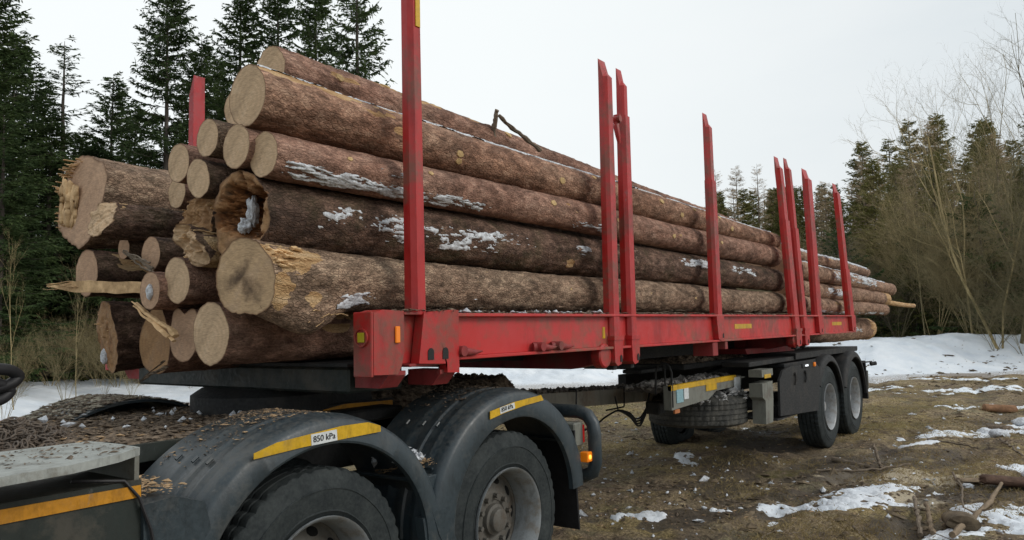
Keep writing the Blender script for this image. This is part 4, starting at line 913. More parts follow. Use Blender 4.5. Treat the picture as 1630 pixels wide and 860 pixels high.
# cross bolsters under the twin stakes
for xx in (4.92, 9.33):
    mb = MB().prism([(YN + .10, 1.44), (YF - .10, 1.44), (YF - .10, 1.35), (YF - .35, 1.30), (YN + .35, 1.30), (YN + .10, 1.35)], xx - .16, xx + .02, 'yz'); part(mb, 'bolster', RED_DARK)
    mb = MB().lathe([(.0, -.03), (.075, -.03), (.085, -.02), (.085, .04)], (xx - .22, YN + .05, 1.40), 24); part(mb, 'pivot_boss', RED, auto=30)
for q in ((6.60, 6.72, 1.32), (6.9, 6.96, 1.37)): part(MB().box(q[0], q[1], YN + .01, YN + .2, q[2], 1.443, .004), 'square_socket', RED_DARK)
# winch hooks on the beam
for xx in (3.12, 3.86, 4.06):
    mb = MB(); mb.tube([(xx - .03, YN + .03, 1.485), (xx + .02, YN - .005, 1.487), (xx + .10, YN - .012, 1.480), (xx + .17, YN - .012, 1.484)], [.030, .026, .016, .004], 9); mb.cyl((xx, YN + .05, 1.49), (xx, YN - .03, 1.49), .028, 12)
    part(mb, 'strap_hook', RED_DARK, auto=40)

# ------------------------------------------------------------------ wheels
def tyre(mb, c, R=.52, w=.30, n=144, tread=True, axis='y', out=-1):
    r0 = .285
    # profile across the width, tread grooves cut in
    h = w / 2
    rd = lambda r, y: [(r - .004, y), (r - .002, y - .0035), (r + .002, y - .0035), (r + .004, y)]
    pf = [(r0, -h * .80), (r0 + .012, -h * .87)] + rd(r0 + .035, -h * .94) + [(r0 + .09, -h * 1.0)] + rd(r0 + .13, -h * 1.005) + rd(R - .085, -h * .99) + [(R - .045, -h * .93), (R - .018, -h * .86), (R - .004, -h * .80)]
    gro = []
    for g in (-.5, -.17, .17, .5):
        gro += [(R, h * (g - .05)), (R - .014, h * (g - .035)), (R - .014, h * (g + .035)), (R, h * (g + .05))]
    pf = pf + [(R, -h * .72)] + gro + [(R, h * .72)] + [(a, -b) for a, b in pf[::-1]]
    pf = np.array(pf)
    def rf(rr, al, a):
        k = np.sin(a * 52 + al * 30); edge = (np.abs(al) > h * .55) & (rr > R - .06)
        rr = rr - np.where(edge & (k > .55), .010, 0); mid = (np.abs(al) <= h * .55) & (rr > R - .005)
        rr = rr - np.where(mid & (np.sin(a * 46 + np.sign(al) * 2) > .72), .009, 0)
        return rr + .0012 * np.sin(a * 9 + 3)
    mb.lathe(pf, c, n, rfun=rf if tread else None, axis=axis); return mb
def wheel(parent, c, out=-1, rubber=RUBBER, rim=RIM, R=.52, detail=True, n=144, deep=.16):
    """out=-1: the visible face looks to -Y. rim is deep-dished with ten bolts"""
    O = (0, 0, 0) if parent is None else tuple(parent.location)
    whl = bpy.data.objects.new('wheel', None); COL.objects.link(whl); whl.parent = parent; whl.location = Vector(c) - parent.location
    P0 = c
    def bld(mb, name, mat, auto=30, sm=True): return mb.build(name, mat, whl, smooth=True, org=P0, auto=auto)
    bld(tyre(MB(), c, R, .30, n), 'tyre', rubber, 35)
    s = out; f = .15
    pr = [(.292, f - .022), (.300, f - .005), (.298, f + .004), (.286, f - .004), (.278, f - .03), (.268, f - .05), (.262, f - .09), (.262, f - deep + .002)]
    dk = [(.2615, f - deep), (.250, f - deep - .006), (.232, f - deep - .001), (.200, f - deep + .012), (.165, f - deep + .022), (.150, f - deep + .035), (.110, f - deep + .035), (.105, f - deep + .03), (.0, f - deep + .03)]
    nn = 60
    bld(MB().lathe([(a, s * b) for a, b in pr], c, nn), 'rim', rim, 40)
    bld(MB().lathe([(a, s * b) for a, b in dk], c, nn), 'wheel_disc', DISC if rim is RIM else rim, 40)
    bld(MB().lathe([(.262, -s * .10), (.15, -s * .06), (.0, -s * .06)], c, 32), 'inner_disc', BLACK, 30)
    if detail:
        hub = MB(); hub.lathe([(.088, s * (f - deep + .03)), (.086, s * (f - deep + .055)), (.070, s * (f - deep + .062)), (.064, s * (f - deep + .085)), (.052, s * (f - deep + .092)), (.0, s * (f - deep + .092))], c, 28); bld(hub, 'hub', DISC if rim is RIM else rim, 40)
        for k in range(10):
            a = k * math.pi / 5; q = .216; ho = MB(); n_ = 14; aa = np.arange(n_) * 2 * math.pi / n_
            rr = q + .021 * np.cos(aa); tt = a + .034 * np.sin(aa) / q; yy = np.interp(rr, [.165, .200, .232, .25], [f - deep + .022, f - deep + .012, f - deep - .001, f - deep - .006]) + .002
            V = np.stack([c[0] + rr * np.cos(tt), c[1] + s * yy, c[2] + rr * np.sin(tt)], 1); V2 = V.copy(); V2[:, 1] -= s * .0015
            kk = np.arange(n_); ho.raw(np.concatenate([V, V2, [V.mean(0)]]), np.stack([kk, (kk + 1) % n_, n_ + (kk + 1) % n_, n_ + kk], 1), np.stack([kk, (kk + 1) % n_, np.full(n_, 2 * n_)], 1)); bld(ho, 'hand_hole_shade', BLACKHOLE, None)  # black disc on the uncut dish paints the dark of an open hole
            a = k * math.pi / 5 + .2; x, z = c[0] + .132 * math.cos(a), c[2] + .132 * math.sin(a)
            b = MB().tube([(x, c[1] + s * (f - deep + .03), z), (x, c[1] + s * (f - deep + .062), z)], [.016, .014], 6); bld(b, 'wheel_nut', DISC if rim is RIM else rim, 30)
        bk = MB().lathe([(.26, s * (f - deep - .03)), (.0, s * (f - deep - .03))], c, 28); bld(bk, 'brake_drum', BLACK, 30)
    return whl

# ------------------------------------------------------------------ tractor
TR = empty('timber_truck', (2.9, 3.9, 0.0), 'dark grey timber truck rear with ribbed mudguards beside the viewer', 'truck')
def tp(mb, name, mat, parent=None, auto=30, label=None):
    o = mb.build(name, mat, TR if parent is None else parent, True, org=tuple(TR.location), auto=auto)
    if label: o['label'] = label
    return o
WX, WZ = (2.20, 3.53), .52
for x in WX:
    wheel(TR, (x, 2.80, WZ), -1, RUBBER, RIM, R=.50)
    wheel(TR, (x, 4.85, WZ), 1, RUBBER, BLACK, detail=False, n=72)
    wheel(TR, (x, 3.13, WZ), -1, RUBBER, BLACK, detail=False, n=72)
tp(MB().cyl((WX[0], 3.2, WZ), (WX[0], 4.9, WZ), .09, 16), 'axle', BLACK); tp(MB().cyl((WX[1], 3.2, WZ), (WX[1], 4.9, WZ), .09, 16), 'axle', BLACK)
def fender(cx, yn, yf, a0, a1, rt=.705, ri=.585, zc=.545, kz=.94, ribs=True):
    """arched mudguard: flat side skirt, rounded shoulder, ribbed top"""
    s = 1 if yf > yn else -1
    W = abs(yf - yn)
    na = 90; A = np.linspace(R_(a0), R_(a1), na)
    prof = [(ri - .0, .030), (ri, .0), (ri + .01, -.004), (rt - .022, .006), (rt - .006, .016), (rt + .006, .034), (rt + .010, .055)]
    ws = [.09, .10, .12, .13, .15, .17, .20, .21, .23, .26, .30, .32, .34, .40, .44, W]
    rbs = [0, .0, .010, .010, 0, 0, 0, .009, .009, 0, 0, .009, .009, 0, 0, 0]
    prof += [(rt + .012 + rb * (1 if ribs else 0), w_) for w_, rb in zip(ws, rbs)]
    prof += [(rt - .004, W), (rt - .006, .06), (ri + .02, .03)]
    V = []
    for i, a in enumerate(A):
        for (r, d) in prof:
            V.append((cx + 1.02 * r * math.cos(a), yn + s * d, zc + kz * r * math.sin(a)))
    V = np.array(V); n = len(prof); 
    V[:, 2] += .002 * fbm(V[:, 0] * 6, V[:, 1] * 6, V[:, 2] * 6, seed=3, oct=2)
    i, j = np.meshgrid(np.arange(na - 1), np.arange(n), indexing='ij')
    F = np.stack([i * n + j, i * n + (j + 1) % n, (i + 1) * n + (j + 1) % n, (i + 1) * n + j], -1).reshape(-1, 4)
    return MB().raw(V, F)
f1 = tp(fender(2.20, 2.60, 3.14, 172, -2, rt=.70, ri=.59, zc=.575), 'mudguard', GREY, label='front near mudguard with a long yellow reflective strip')
f2 = tp(fender(3.555, 2.60, 3.14, 182, 2, rt=.70, ri=.55, zc=.585), 'mudguard', GREY, label='rear near mudguard with a short yellow reflective strip')
tp(fender(2.30, 4.95, 4.38, 170, 6, rt=.73), 'mudguard', GREY); tp(fender(3.52, 5.20, 4.62, 176, 4, rt=.70), 'mudguard', GREY)
# raised rib across each mudguard and small lugs
for cx in WX:
    for aa in (128,):
        a = R_(aa)
        for y0 in (2.78, 2.88, 3.0):
            q = lambda b: (cx + 1.02 * .722 * math.cos(b), y0, (.575 if cx < 3 else .57) + .94 * .722 * math.sin(b)); tp(MB().tube([q(a - .022), q(a + .022)], [.007, .007], 6), 'lug', GREY)
    for aa in (150, 28):
        a = R_(aa); P = [(cx + 1.02 * .712 * math.cos(a), y_, .578 + .94 * .712 * math.sin(a)) for y_ in (2.66, 3.12)]; tp(MB().tube(P, .007, 6), 'joint_ridge', GREY)
# lower legs between the wheels
mb = MB().prism([(2.77, .70), (2.895, .70), (2.93, .52), (2.935, .26), (2.86, .26), (2.80, .50)], 2.606, 2.66); tp(mb, 'mudguard_leg', GREY, auto=20)
mb = MB().prism([(2.83, .72), (2.975, .72), (2.985, .60), (3.03, .50), (3.02, .26), (2.95, .26), (2.95, .48), (2.88, .60)], 2.600, 2.66); tp(mb, 'mudguard_leg', GREY, auto=20)
mb = MB().box(2.76, 2.97, 2.66, 3.10, .865, .885, .006); mb.box(2.78, 2.95, 2.640, 2.66, .80, .885, .004); tp(mb, 'shelf_bracket', GREY)
# front skirt of the first mudguard
mb = MB().prism([(1.39, 1.03), (1.50, 1.04), (1.62, 1.00), (1.655, .86), (1.63, .70), (1.61, .55), (1.60, .25), (1.44, .25), (1.40, .60)], 2.602, 3.10); tp(mb, 'mudguard_skirt', GREY, auto=25)
# yellow strips bent round the skirt, with their white labels and lettering
def arc_strip(cx, a0, a1, ra0, rb0, y, th, mat, name, parent, n=20, shape=None):
    A = np.radians(np.linspace(a0, a1, n)); V = []
    for i, a in enumerate(A):
        t = i / (n - 1); lo, hi = (ra0, rb0) if shape is None else shape(t)
        for yy in (y, y - th):
            for r in (lo, hi): V.append((cx + r * math.cos(a), yy, .545 + (r + .010 * math.sin(a)) * math.sin(a)))
    V = np.array(V); F = []
    for i in range(n - 1):
        b = i * 4; q = b + 4
        F += [[b + 2, b + 3, q + 3, q + 2], [b, b + 1, q + 1, q], [b + 1, b + 3, q + 3, q + 1], [b, b + 2, q + 2, q]]
    F += [[0, 1, 3, 2], [n * 4 - 4, n * 4 - 3, n * 4 - 1, n * 4 - 2]]
    return tp(MB().raw(V, np.array(F)), name, mat, auto=30)
def plate(pts, y, mat, name, th=.003):
    return tp(MB().prism(pts, y - th, y + .001), name, mat, auto=20)
sy = 2.594
plate([(1.817, 1.122), (1.817, 1.144), (1.924, 1.172), (2.08, 1.185), (2.26, 1.200), (2.408, 1.199), (2.481, 1.176), (2.484, 1.149), (2.245, 1.143), (2.046, 1.137)], sy, YELLOW, 'yellow_strip')
plate([(2.088, 1.183), (2.224, 1.189), (2.228, 1.143), (2.091, 1.138)], sy - .0035, WHITE, 'pressure_label', .002)
text_mesh('850 kPa', .037, (2.098, sy - .0062, 1.150), (1, 0, .03), (0, 0, 1), INK, TR)
plate([(3.289, 1.160), (3.50, 1.190), (3.776, 1.208), (3.801, 1.176), (3.60, 1.162), (3.405, 1.138), (3.288, 1.118)], sy, YELLOW, 'yellow_strip')
plate([(3.373, 1.172), (3.506, 1.188), (3.511, 1.156), (3.377, 1.138)], sy - .0035, WHITE, 'pressure_label', .002)
text_mesh('850 kPa', .034, (3.383, sy - .0062, 1.148), (1, 0, .12), (0, 0, 1), INK, TR)
# chassis rails, cross plates, turntable
for y0 in (3.50, 4.24):
    tp(MB().box(-.5, 4.35, y0, y0 + .09, .82, 1.08, .008), 'chassis_rail', BLACK)
mb = MB().prism([(1.15, 1.095), (2.40, 1.095), (2.40, 1.135), (1.15, 1.135)], 3.25, 4.60); tp(mb, 'deck_plate', GREEN)
tp(MB().box(1.15, 2.40, 3.235, 3.25, 1.07, 1.150, .003), 'deck_edge', GREEN)
tp(MB().box(.2, 1.15, 3.24, 4.5, 1.0, 1.06, .006), 'deck_plate', GREEN)
tp(MB().prism([(.6, .98), (1.55, .94), (1.6, .6), (.6, .55)], 3.2, 3.24), 'inner_side_plate', BLACK)
mb = MB(); mb.box(2.55, 3.35, 3.3, 4.5, 1.09, 1.16, .01); mb.lathe([(0, 0), (.42, 0), (.42, .10), (.36, .14), (0, .14)], (2.82, 3.9, 1.16), 40, axis='z'); tp(mb, 'turntable', BLACK)
tp(MB().prism([(2.6, 1.14), (3.35, 1.14), (3.3, 1.30), (2.65, 1.30)], 3.55, 4.25), 'turntable_stand', BLACK)  # black block also carries the shade under the bunk in its colour
# ochre reflective strip on the inner mudguard edges
tp(MB().prism([(2.80, 1.155), (3.06, 1.185), (3.445, 1.175), (3.448, 1.128), (3.03, 1.120)], 3.488, 3.498), 'ochre_strip', ORANGE)
tp(MB().box(2.78, 3.47, 3.50, 3.52, .98, 1.19, .004), 'strip_carrier', BLACK)
tp(MB().box(5.35, 5.40, 3.805, 3.81, 1.0, 1.06, .001), 'ochre_mark', ORANGE)
# front steel box with step plate and long yellow stripe
tp(MB().prism([(-.2, 1.115), (1.392, 1.115), (1.392, .30), (-.2, .30)], 2.62, 3.0), 'side_box', GREEN)
tp(MB().prism([(-.2, 1.05), (1.387, 1.058), (1.386, 1.098), (-.2, 1.10)], 2.612, 2.6185), 'yellow_stripe', ORANGE)
pts = [(-.2, 2.44), (.86, 2.43), (1.10, 2.47), (1.28, 2.55), (1.395, 2.64), (1.40, 2.80), (1.38, 2.97), (-.2, 3.05)]
tp(MB().prism([(a, b) for a, b in pts], 1.195, 1.222, 'xy'), 'step_plate', STEP)
mb = MB().prism([(1.372, 1.195), (1.388, 1.195), (1.388, 1.10), (1.372, 1.10)], 2.63, 2.97); tp(mb, 'step_bracket', GREYSTEEL)
mb = MB().prism([(1.15, 1.195), (1.37, 1.195), (1.37, 1.12)], 2.95, 2.965); tp(mb, 'step_bracket', GREYSTEEL)
mb = MB(); mb.tube([(1.18, 2.66, 1.14), (1.33, 2.615, 1.12), (1.375, 2.604, 1.06), (1.41, 2.59, .95), (1.44, 2.585, .80)], .006, 6); tp(mb, 'cable', CORE)
mb = MB(); mb.tube([(1.45, 2.70, 1.03), (1.46, 2.66, 1.02), (1.475, 2.64, .95), (1.48, 2.64, .75)], .007, 6); tp(mb, 'cable', CORE)
# twin black hoses at the far left
mb = MB()
for dz, dx in ((0, 0), (-.055, -.03)):
    P = [(.95 + dx, 3.30, 1.50 + dz), (1.15 + dx, 3.36, 1.495 + dz), (1.27 + dx, 3.40, 1.485 + dz), (1.315 + dx, 3.42, 1.455 + dz), (1.28 + dx, 3.41, 1.425 + dz), (1.15 + dx, 3.38, 1.40 + dz), (.95 + dx, 3.33, 1.36 + dz)]
    t = np.linspace(0, 6, 40); P = np.array(P); P = np.stack([np.interp(t, np.arange(7), P[:, k]) for k in range(3)], 1)
    P[1:-1] = (P[:-2] + P[1:-1] + P[2:]) / 3; P[1:-1] = (P[:-2] + P[1:-1] + P[2:]) / 3; mb.tube(P, .023, 12)
tp(mb, 'air_hose', CORE, auto=60)
# tail guard tube, lamp carrier, lamps, mud flap
P = np.array([(4.40, 3.5, 1.045), (4.40, 2.95, 1.045), (4.40, 2.72, 1.045), (4.40, 2.655, 1.025), (4.40, 2.615, .97), (4.40, 2.605, .90), (4.40, 2.605, .72), (4.40, 2.625, .66), (4.40, 2.69, .63), (4.40, 2.9, .63)])
tp(MB().tube(P, .045, 16), 'tail_guard_tube', GREY, auto=60)
lb = tp(MB().box(4.25, 4.36, 2.665, 2.90, .835, .985, .008), 'lamp_carrier', GREYSTEEL)
mb = MB().box(4.361, 4.385, 2.668, 2.80, .85, .965, .004); mb.build('tail_lamp', REDLENS, lb, org=tuple(TR.location))
tp(MB().box(4.30, 4.34, 2.70, 2.95, .60, .82, .01), 'bracket', GREYSTEEL)
al = tp(MB().box(4.30, 4.36, 2.60, 2.66, .735, .80, .006), 'marker_lamp', AMBER)
lump('bulb', (4.325, 2.597, .768), (.016, .006, .016), AMBER_LIT, parent=TR, seed=1, sub=2, amp=0)
mb = MB(); t = np.linspace(0, 1, 10); V = []
for a in t:
    for xx in (4.19, 4.205): V += [(xx + .03 * a * a, 2.63, .95 - .62 * a), (xx + .03 * a * a, 3.10, .95 - .62 * a)]
V = np.array(V); F = []
for i in range(9):
    b = i * 4; q = b + 4; F += [[b, b + 1, q + 1, q], [b + 2, b + 3, q + 3, q + 2], [b, b + 2, q + 2, q], [b + 1, b + 3, q + 3, q + 1]]
tp(MB().raw(V, np.array(F + [[0, 1, 3, 2], [36, 37, 39, 38]])), 'mud_flap', MUD)
tp(MB().box(4.25, 4.40, 3.05, 4.75, .95, 1.07, .01), 'rear_cross_member', BLACK)

# debris: bark flakes, wood chips, chunks -- uncountable litter lying on the truck and the drawbar
def litter(name, n, area, zf, size, mat, label, cat, seed, flat=.3, kind='stuff', tilt=.16, parent=None):
    r = np.random.default_rng(seed)
    base = np.array([[1, 0, 0], [.3, .8, 0], [-.7, .6, 0], [-1, -.2, 0], [-.2, -.8, 0], [.7, -.6, 0], [.1, .1, 1], [-.1, 0, -1]], float)
    tri = np.array([[0, 1, 6], [1, 2, 6], [2, 3, 6], [3, 4, 6], [4, 5, 6], [5, 0, 6], [1, 0, 7], [2, 1, 7], [3, 2, 7], [4, 3, 7], [5, 4, 7], [0, 5, 7]])
    P = area(r, n); x, y = P[:, 0], P[:, 1]; z = zf(x, y, r)
    s = size[0] * (size[1] / size[0]) ** (r.random(n) ** 2.2)
    q = r.normal(0, 1, (n, 3)); ang = r.uniform(0, 6.28, n); tl = r.normal(0, tilt, (n, 2))
    V = base[None] * (1 + r.normal(0, .22, (n, 8, 1))) * np.stack([s * r.uniform(.7, 1.9, n), s * r.uniform(.4, 1, n), s * flat * r.uniform(.5, 1.4, n)], -1)[:, None]
    c, d = np.cos(ang)[:, None], np.sin(ang)[:, None]
    X = V[..., 0] * c - V[..., 1] * d; Y = V[..., 0] * d + V[..., 1] * c; Z = V[..., 2] + X * np.tan(np.clip(tl[:, :1], -.5, .5)) + Y * np.tan(np.clip(tl[:, 1:], -.5, .5)) * .6
    V = np.stack([X + x[:, None], Y + y[:, None], Z + z[:, None]], -1).reshape(-1, 3)
    F = (tri[None] + (np.arange(n) * 8)[:, None, None]).reshape(-1, 3)
    o = link(name, mesh_from(name, V, F, False), mat, parent)
    return tag(o, label, cat, None, kind)
def rect(x0, x1, y0, y1): return lambda r, n: np.stack([r.uniform(x0, x1, n), r.uniform(y0, y1, n)], -1)
def heap(name, x0, x1, y0, y1, z0, hmax, mat, label, cat, seed, nx=120, ny=90, freq=5):
    X, Y = np.meshgrid(np.linspace(x0, x1, nx), np.linspace(y0, y1, ny), indexing='ij')
    e = np.minimum(np.minimum(X - x0, x1 - X), np.minimum(Y - y0, y1 - Y)); q = .5 + .5 * fbm(X * freq, Y * freq, seed=seed, oct=4, gain=.6)
    Z = z0 + hmax * sstep(-.02, .12, e) * (.35 + q) + .012 * fbm(X * 40, Y * 40, seed=seed + 2, oct=3) - .03 * sstep(.06, 0, e)
    i, j = np.meshgrid(np.arange(nx - 1), np.arange(ny - 1), indexing='ij')
    F = np.stack([i * ny + j, (i + 1) * ny + j, (i + 1) * ny + j + 1, i * ny + j + 1], -1).reshape(-1, 4)
    o = link(name, mesh_from(name, np.stack([X, Y, Z], -1).reshape(-1, 3), F, True), mat); tag(o, label, cat, None, 'stuff')
    return lambda x, y, r: np.interp(x, [x0, x1], [0, 0]) + z0 + hmax * sstep(-.02, .12, np.minimum(np.minimum(x - x0, x1 - x), np.minimum(y - y0, y1 - y))) * (.35 + .5 + .5 * fbm(x * freq, y * freq, seed=seed, oct=4, gain=.6)) + r.uniform(-.005, .012, len(x))
hz = heap('bark_litter', 1.4, 2.7, 3.26, 4.7, 1.13, .035, CHIP, 'bark litter covering the dark deck in front of the bunk', 'bark litter', 3)
litter('bark_flakes', 3800, rect(1.42, 2.68, 3.28, 4.68), hz, (.008, .035), CHIP, 'small flakes of bark on the truck deck', 'bark litter', 31)
litter('wood_flakes', 500, rect(1.42, 2.68, 3.28, 4.6), hz, (.006, .022), CHIP_LIGHT, 'pale wood flakes on the truck deck', 'wood chips', 32)
fz = lambda cx, zc=.575, rt=.70, top=.015: (lambda x, y, r: zc + .94 * np.sqrt(np.maximum((rt + top) ** 2 - ((x - cx) / 1.02) ** 2, .01)) + .001 + r.uniform(0, .006, len(x)))
nor = lambda cx, sx, y0, y1: (lambda r, n: np.stack([np.clip(r.normal(cx, sx, n), cx - .55, cx + .55), y0 + (y1 - y0) * r.random(n) ** .8], -1))
litter('bark_flakes', 1900, nor(2.2, .20, 2.76, 3.12), fz(2.2, .575, .700), (.002, .010), CHIP, 'dark bark crumbs on the front near mudguard', 'bark litter', 33)
litter('wood_flakes', 260, nor(2.15, .20, 2.74, 3.10), fz(2.2, .575, .700), (.004, .014), CHIP_LIGHT, 'pale chips on the front near mudguard', 'wood chips', 34)
litter('bark_flakes', 900, nor(3.55, .2, 2.74, 3.13), fz(3.555, .585, .700), (.003, .016), CHIP, 'bark crumbs on the rear near mudguard', 'bark litter', 35)
litter('bark_flakes', 4200, nor(2.3, .36, 4.39, 4.94), fz(2.3, .545, .73), (.005, .022), CHIP, 'bark flakes on the far front mudguard', 'bark litter', 36)
litter('wood_flakes', 2600, nor(2.15, .36, 4.39, 4.94), fz(2.3, .545, .73), (.005, .026), mat_simple('grey_wood_shavings', (.30, .27, .21), .9, .35, 20, .3), 'wood shavings on the far front mudguard', 'wood chips', 37)
hz2 = heap('bark_litter', 3.0, 4.9, 3.53, 4.75, 1.08, .17, CHIP, 'dark heap of dirt and bark on the truck frame below the red beam', 'bark litter', 8, freq=3.2)
litter('bark_flakes', 3000, rect(3.02, 4.88, 3.54, 4.73), hz2, (.010, .045), CHIP, 'lumps of bark and mud on the heap below the beam', 'bark litter', 38, flat=.5)
litter('wood_flakes', 200, rect(1.40, 1.60, 2.66, 3.0), lambda x, y, r: 1.045 + r.uniform(0, .02, len(x)), (.005, .022), CHIP_LIGHT, 'wood chips lying on the ledge beside the step', 'wood chips', 39)
litter('wood_flakes', 500, rect(2.76, 2.97, 2.66, 2.95), lambda x, y, r: .885 + .06 * np.clip(1 - np.abs(y - 2.72) * 6, 0, 1) + r.uniform(0, .02, len(x)), (.003, .012), CHIP_LIGHT, 'sawdust on the bracket between the mudguards', 'wood chips', 40)
litter('snow_lumps', 90, rect(2.77, 2.96, 2.72, 2.98), lambda x, y, r: .90 + .07 * np.clip(1 - np.abs(y - 2.85) * 5, 0, 1) + r.uniform(0, .03, len(x)), (.012, .034), CRUST, 'icy snow lumps on the bracket between the mudguards', 'snow', 41, flat=.8)
litter('bark_flakes', 260, rect(2.66, 3.08, 2.62, 2.86), lambda x, y, r: 1.70 + r.uniform(0, .006, len(x)), (.004, .02), CHIP, 'bark crumbs on the red bunk top', 'bark litter', 42)
litter('bark_flakes', 900, rect(3.1, 9.0, 2.67, 2.80), lambda x, y, r: 1.692 + r.uniform(0, .010, len(x)), (.006, .030), CHIP, 'bark pieces lying along the red beam top', 'bark litter', 43)
litter('bark_flakes', 1000, rect(3.1, 11.8, 2.80, 3.1), lambda x, y, r: 1.60 + r.uniform(0, .14, len(x)), (.012, .07), CHIP, 'bark pieces filling the gap under the side logs', 'bark litter', 44)
litter('snow_lumps', 60, rect(3.2, 4.7, 2.68, 2.78), lambda x, y, r: 1.697 + r.uniform(0, .008, len(x)), (.008, .03), CRUST, 'bits of snow on the red beam top', 'snow', 45, flat=.5)
litter('snow_lumps', 26, rect(1.7, 2.6, 3.4, 4.4), lambda x, y, r: 1.18 + r.uniform(0, .02, len(x)), (.012, .04), CRUST, 'bits of snow on the truck deck', 'snow', 46, flat=.7)
litter('bark_flakes', 240, rect(.6, 1.37, 2.55, 2.95), lambda x, y, r: 1.224 + r.uniform(0, .003, len(x)), (.003, .014), CHIP, 'crumbs on the worn step plate', 'bark litter', 47)
# chain pile: real links in a heap
def chain_pile(n=520):
    a = np.linspace(0, 2 * math.pi, 17)[:-1]; k = 5; V = []; F = []
    r = np.random.default_rng(77); base = 0
    px = 0
    for q in range(n):
        # point in a low cone
        rr = r.random() ** .6; an = r.uniform(0, 6.28)
        c = np.array([1.42 + .26 * rr * math.cos(an) * 1.2, 3.78 + .36 * rr * math.sin(an), 1.135 + .13 * (1 - rr) * r.random() + .008])
        Lh, wh, t = .020, .011, .0045
        pts = np.array([(Lh * np.sign(math.cos(u)) * abs(math.cos(u)) ** .8 , wh * math.sin(u), 0) for u in a])
        ex = r.normal(0, 1, 3) * np.array([1, 1, .35]); ex /= np.linalg.norm(ex); ey = np.cross(r.normal(0, 1, 3), ex); ey /= np.linalg.norm(ey); ez = np.cross(ex, ey)
        P = c + pts[:, :1] * ex + pts[:, 1:2] * ey
        d = np.roll(P, -1, 0) - np.roll(P, 1, 0); d /= np.linalg.norm(d, axis=1)[:, None]; side = np.cross(d, ez)
        for j in range(k):
            b = j * 2 * math.pi / k; V.append(P + t * (math.cos(b) * side + math.sin(b) * ez))
        m = len(a); i = np.arange(m)
        for j in range(k):
            F.append(np.stack([base + j * m + i, base + j * m + (i + 1) % m, base + ((j + 1) % k) * m + (i + 1) % m, base + ((j + 1) % k) * m + i], -1))
        base += k * m
    return np.concatenate(V), np.concatenate(F)
V, F = chain_pile(); ch = link('chain_pile', mesh_from('chain_pile', V, F, True), mat_paint('rusty_chain', (0.12, 0.095, 0.075), dirt=(.2, .15, .11), amount=.6, rough=.6, scale=20)); tag(ch, 'heap of rusty steel chain on the truck deck at far left', 'chain', kind='stuff')

# ------------------------------------------------------------------ drawbar and dolly
DL = empty('trailer_dolly', (10.6, 3.9, 0.0), 'two-axle trailer bogie with drawbar, black mudguards and bright rims', 'trailer')
def dp(mb, name, mat, parent=None, auto=30, label=None, sm=True):
    o = mb.build(name, mat, DL if parent is None else parent, sm, org=tuple(DL.location), auto=auto)
    if label: o['label'] = label
    return o
M = Matrix.Identity(4)
mb = MB(); n = 2
V = np.array([(4.4, 3.74, .96), (4.4, 3.94, .96), (4.4, 3.94, 1.09), (4.4, 3.74, 1.09), (8.1, 3.74, .775), (8.1, 3.94, .775), (8.1, 3.94, .925), (8.1, 3.74, .925)])
mb.raw(V, np.array([[0, 1, 2, 3], [4, 5, 6, 7], [0, 1, 5, 4], [1, 2, 6, 5], [2, 3, 7, 6], [3, 0, 4, 7]])); dp(mb, 'drawbar', mat_paint('dusty_drawbar_steel', (0.20, 0.19, 0.16), dirt=(0.16, 0.10, 0.06), amount=.6, rough=.6, scale=4), sm=False)
zt = lambda x: 1.09 - (x - 4.4) * .0446
mb = MB(); mb.box(5.25, 5.42, 3.725, 3.74, zt(5.3) - .115, zt(5.3) - .03, .001); dp(mb, 'rusty_patch', mat_simple('rust', (.20, .085, .035), .9, .4, 20, .3))
for xx in (4.85, 5.05): mb = MB().box(xx, xx + .03, 3.715, 3.74, zt(xx) - .15, zt(xx) + .0, .004); dp(mb, 'coupling_rib', BLACK)
for xx in (5.95, 6.85):
    z = zt(xx); mb = MB(); mb.tube([(xx - .35, 3.71, z - .175), (xx, 3.71, z - .175), (xx + .01, 3.71, z - .16), (xx + .02, 3.71, z + .02), (xx + .02, 3.80, z + .02)], .008, 6); dp(mb, 'hose_hanger', CORE)
mb = MB()
for k in range(4):
    w_ = .022 * k
    P = np.array([(5.95, 3.90, .62), (6.30, 3.74, .66), (6.46, 3.72, .735), (6.74, 3.715, .79), (6.98, 3.71, .735 - w_ * .6), (7.08, 3.71 - w_ * .3, .66 - w_), (7.20, 3.71, .66 - w_ * 1.2), (7.33, 3.70, .75 - w_ * .5), (7.40, 3.70, .90)])
    t = np.linspace(0, 8, 60); Q = np.stack([np.interp(t, np.arange(9), P[:, q]) for q in range(3)], 1)
    for _ in range(3): Q[1:-1] = (Q[:-2] + Q[1:-1] + Q[2:]) / 3
    mb.tube(Q, .0095, 7)
mb.cyl((6.74, 3.715, .79), (6.73, 3.74, .92), .008, 6)
dp(mb, 'brake_hoses', CORE, auto=60)
litter('bark_litter', 1500, rect(4.45, 8.0, 3.75, 3.93), lambda x, y, r: 1.090 - (x - 4.4) * .0446 + r.uniform(0, .022, len(x)), (.008, .034), mat_simple('grey_dirt_clods', (.17, .15, .13), .95, .4, 20, .3), 'clods of grey dirt along the drawbar', 'dirt', 51, flat=.75)
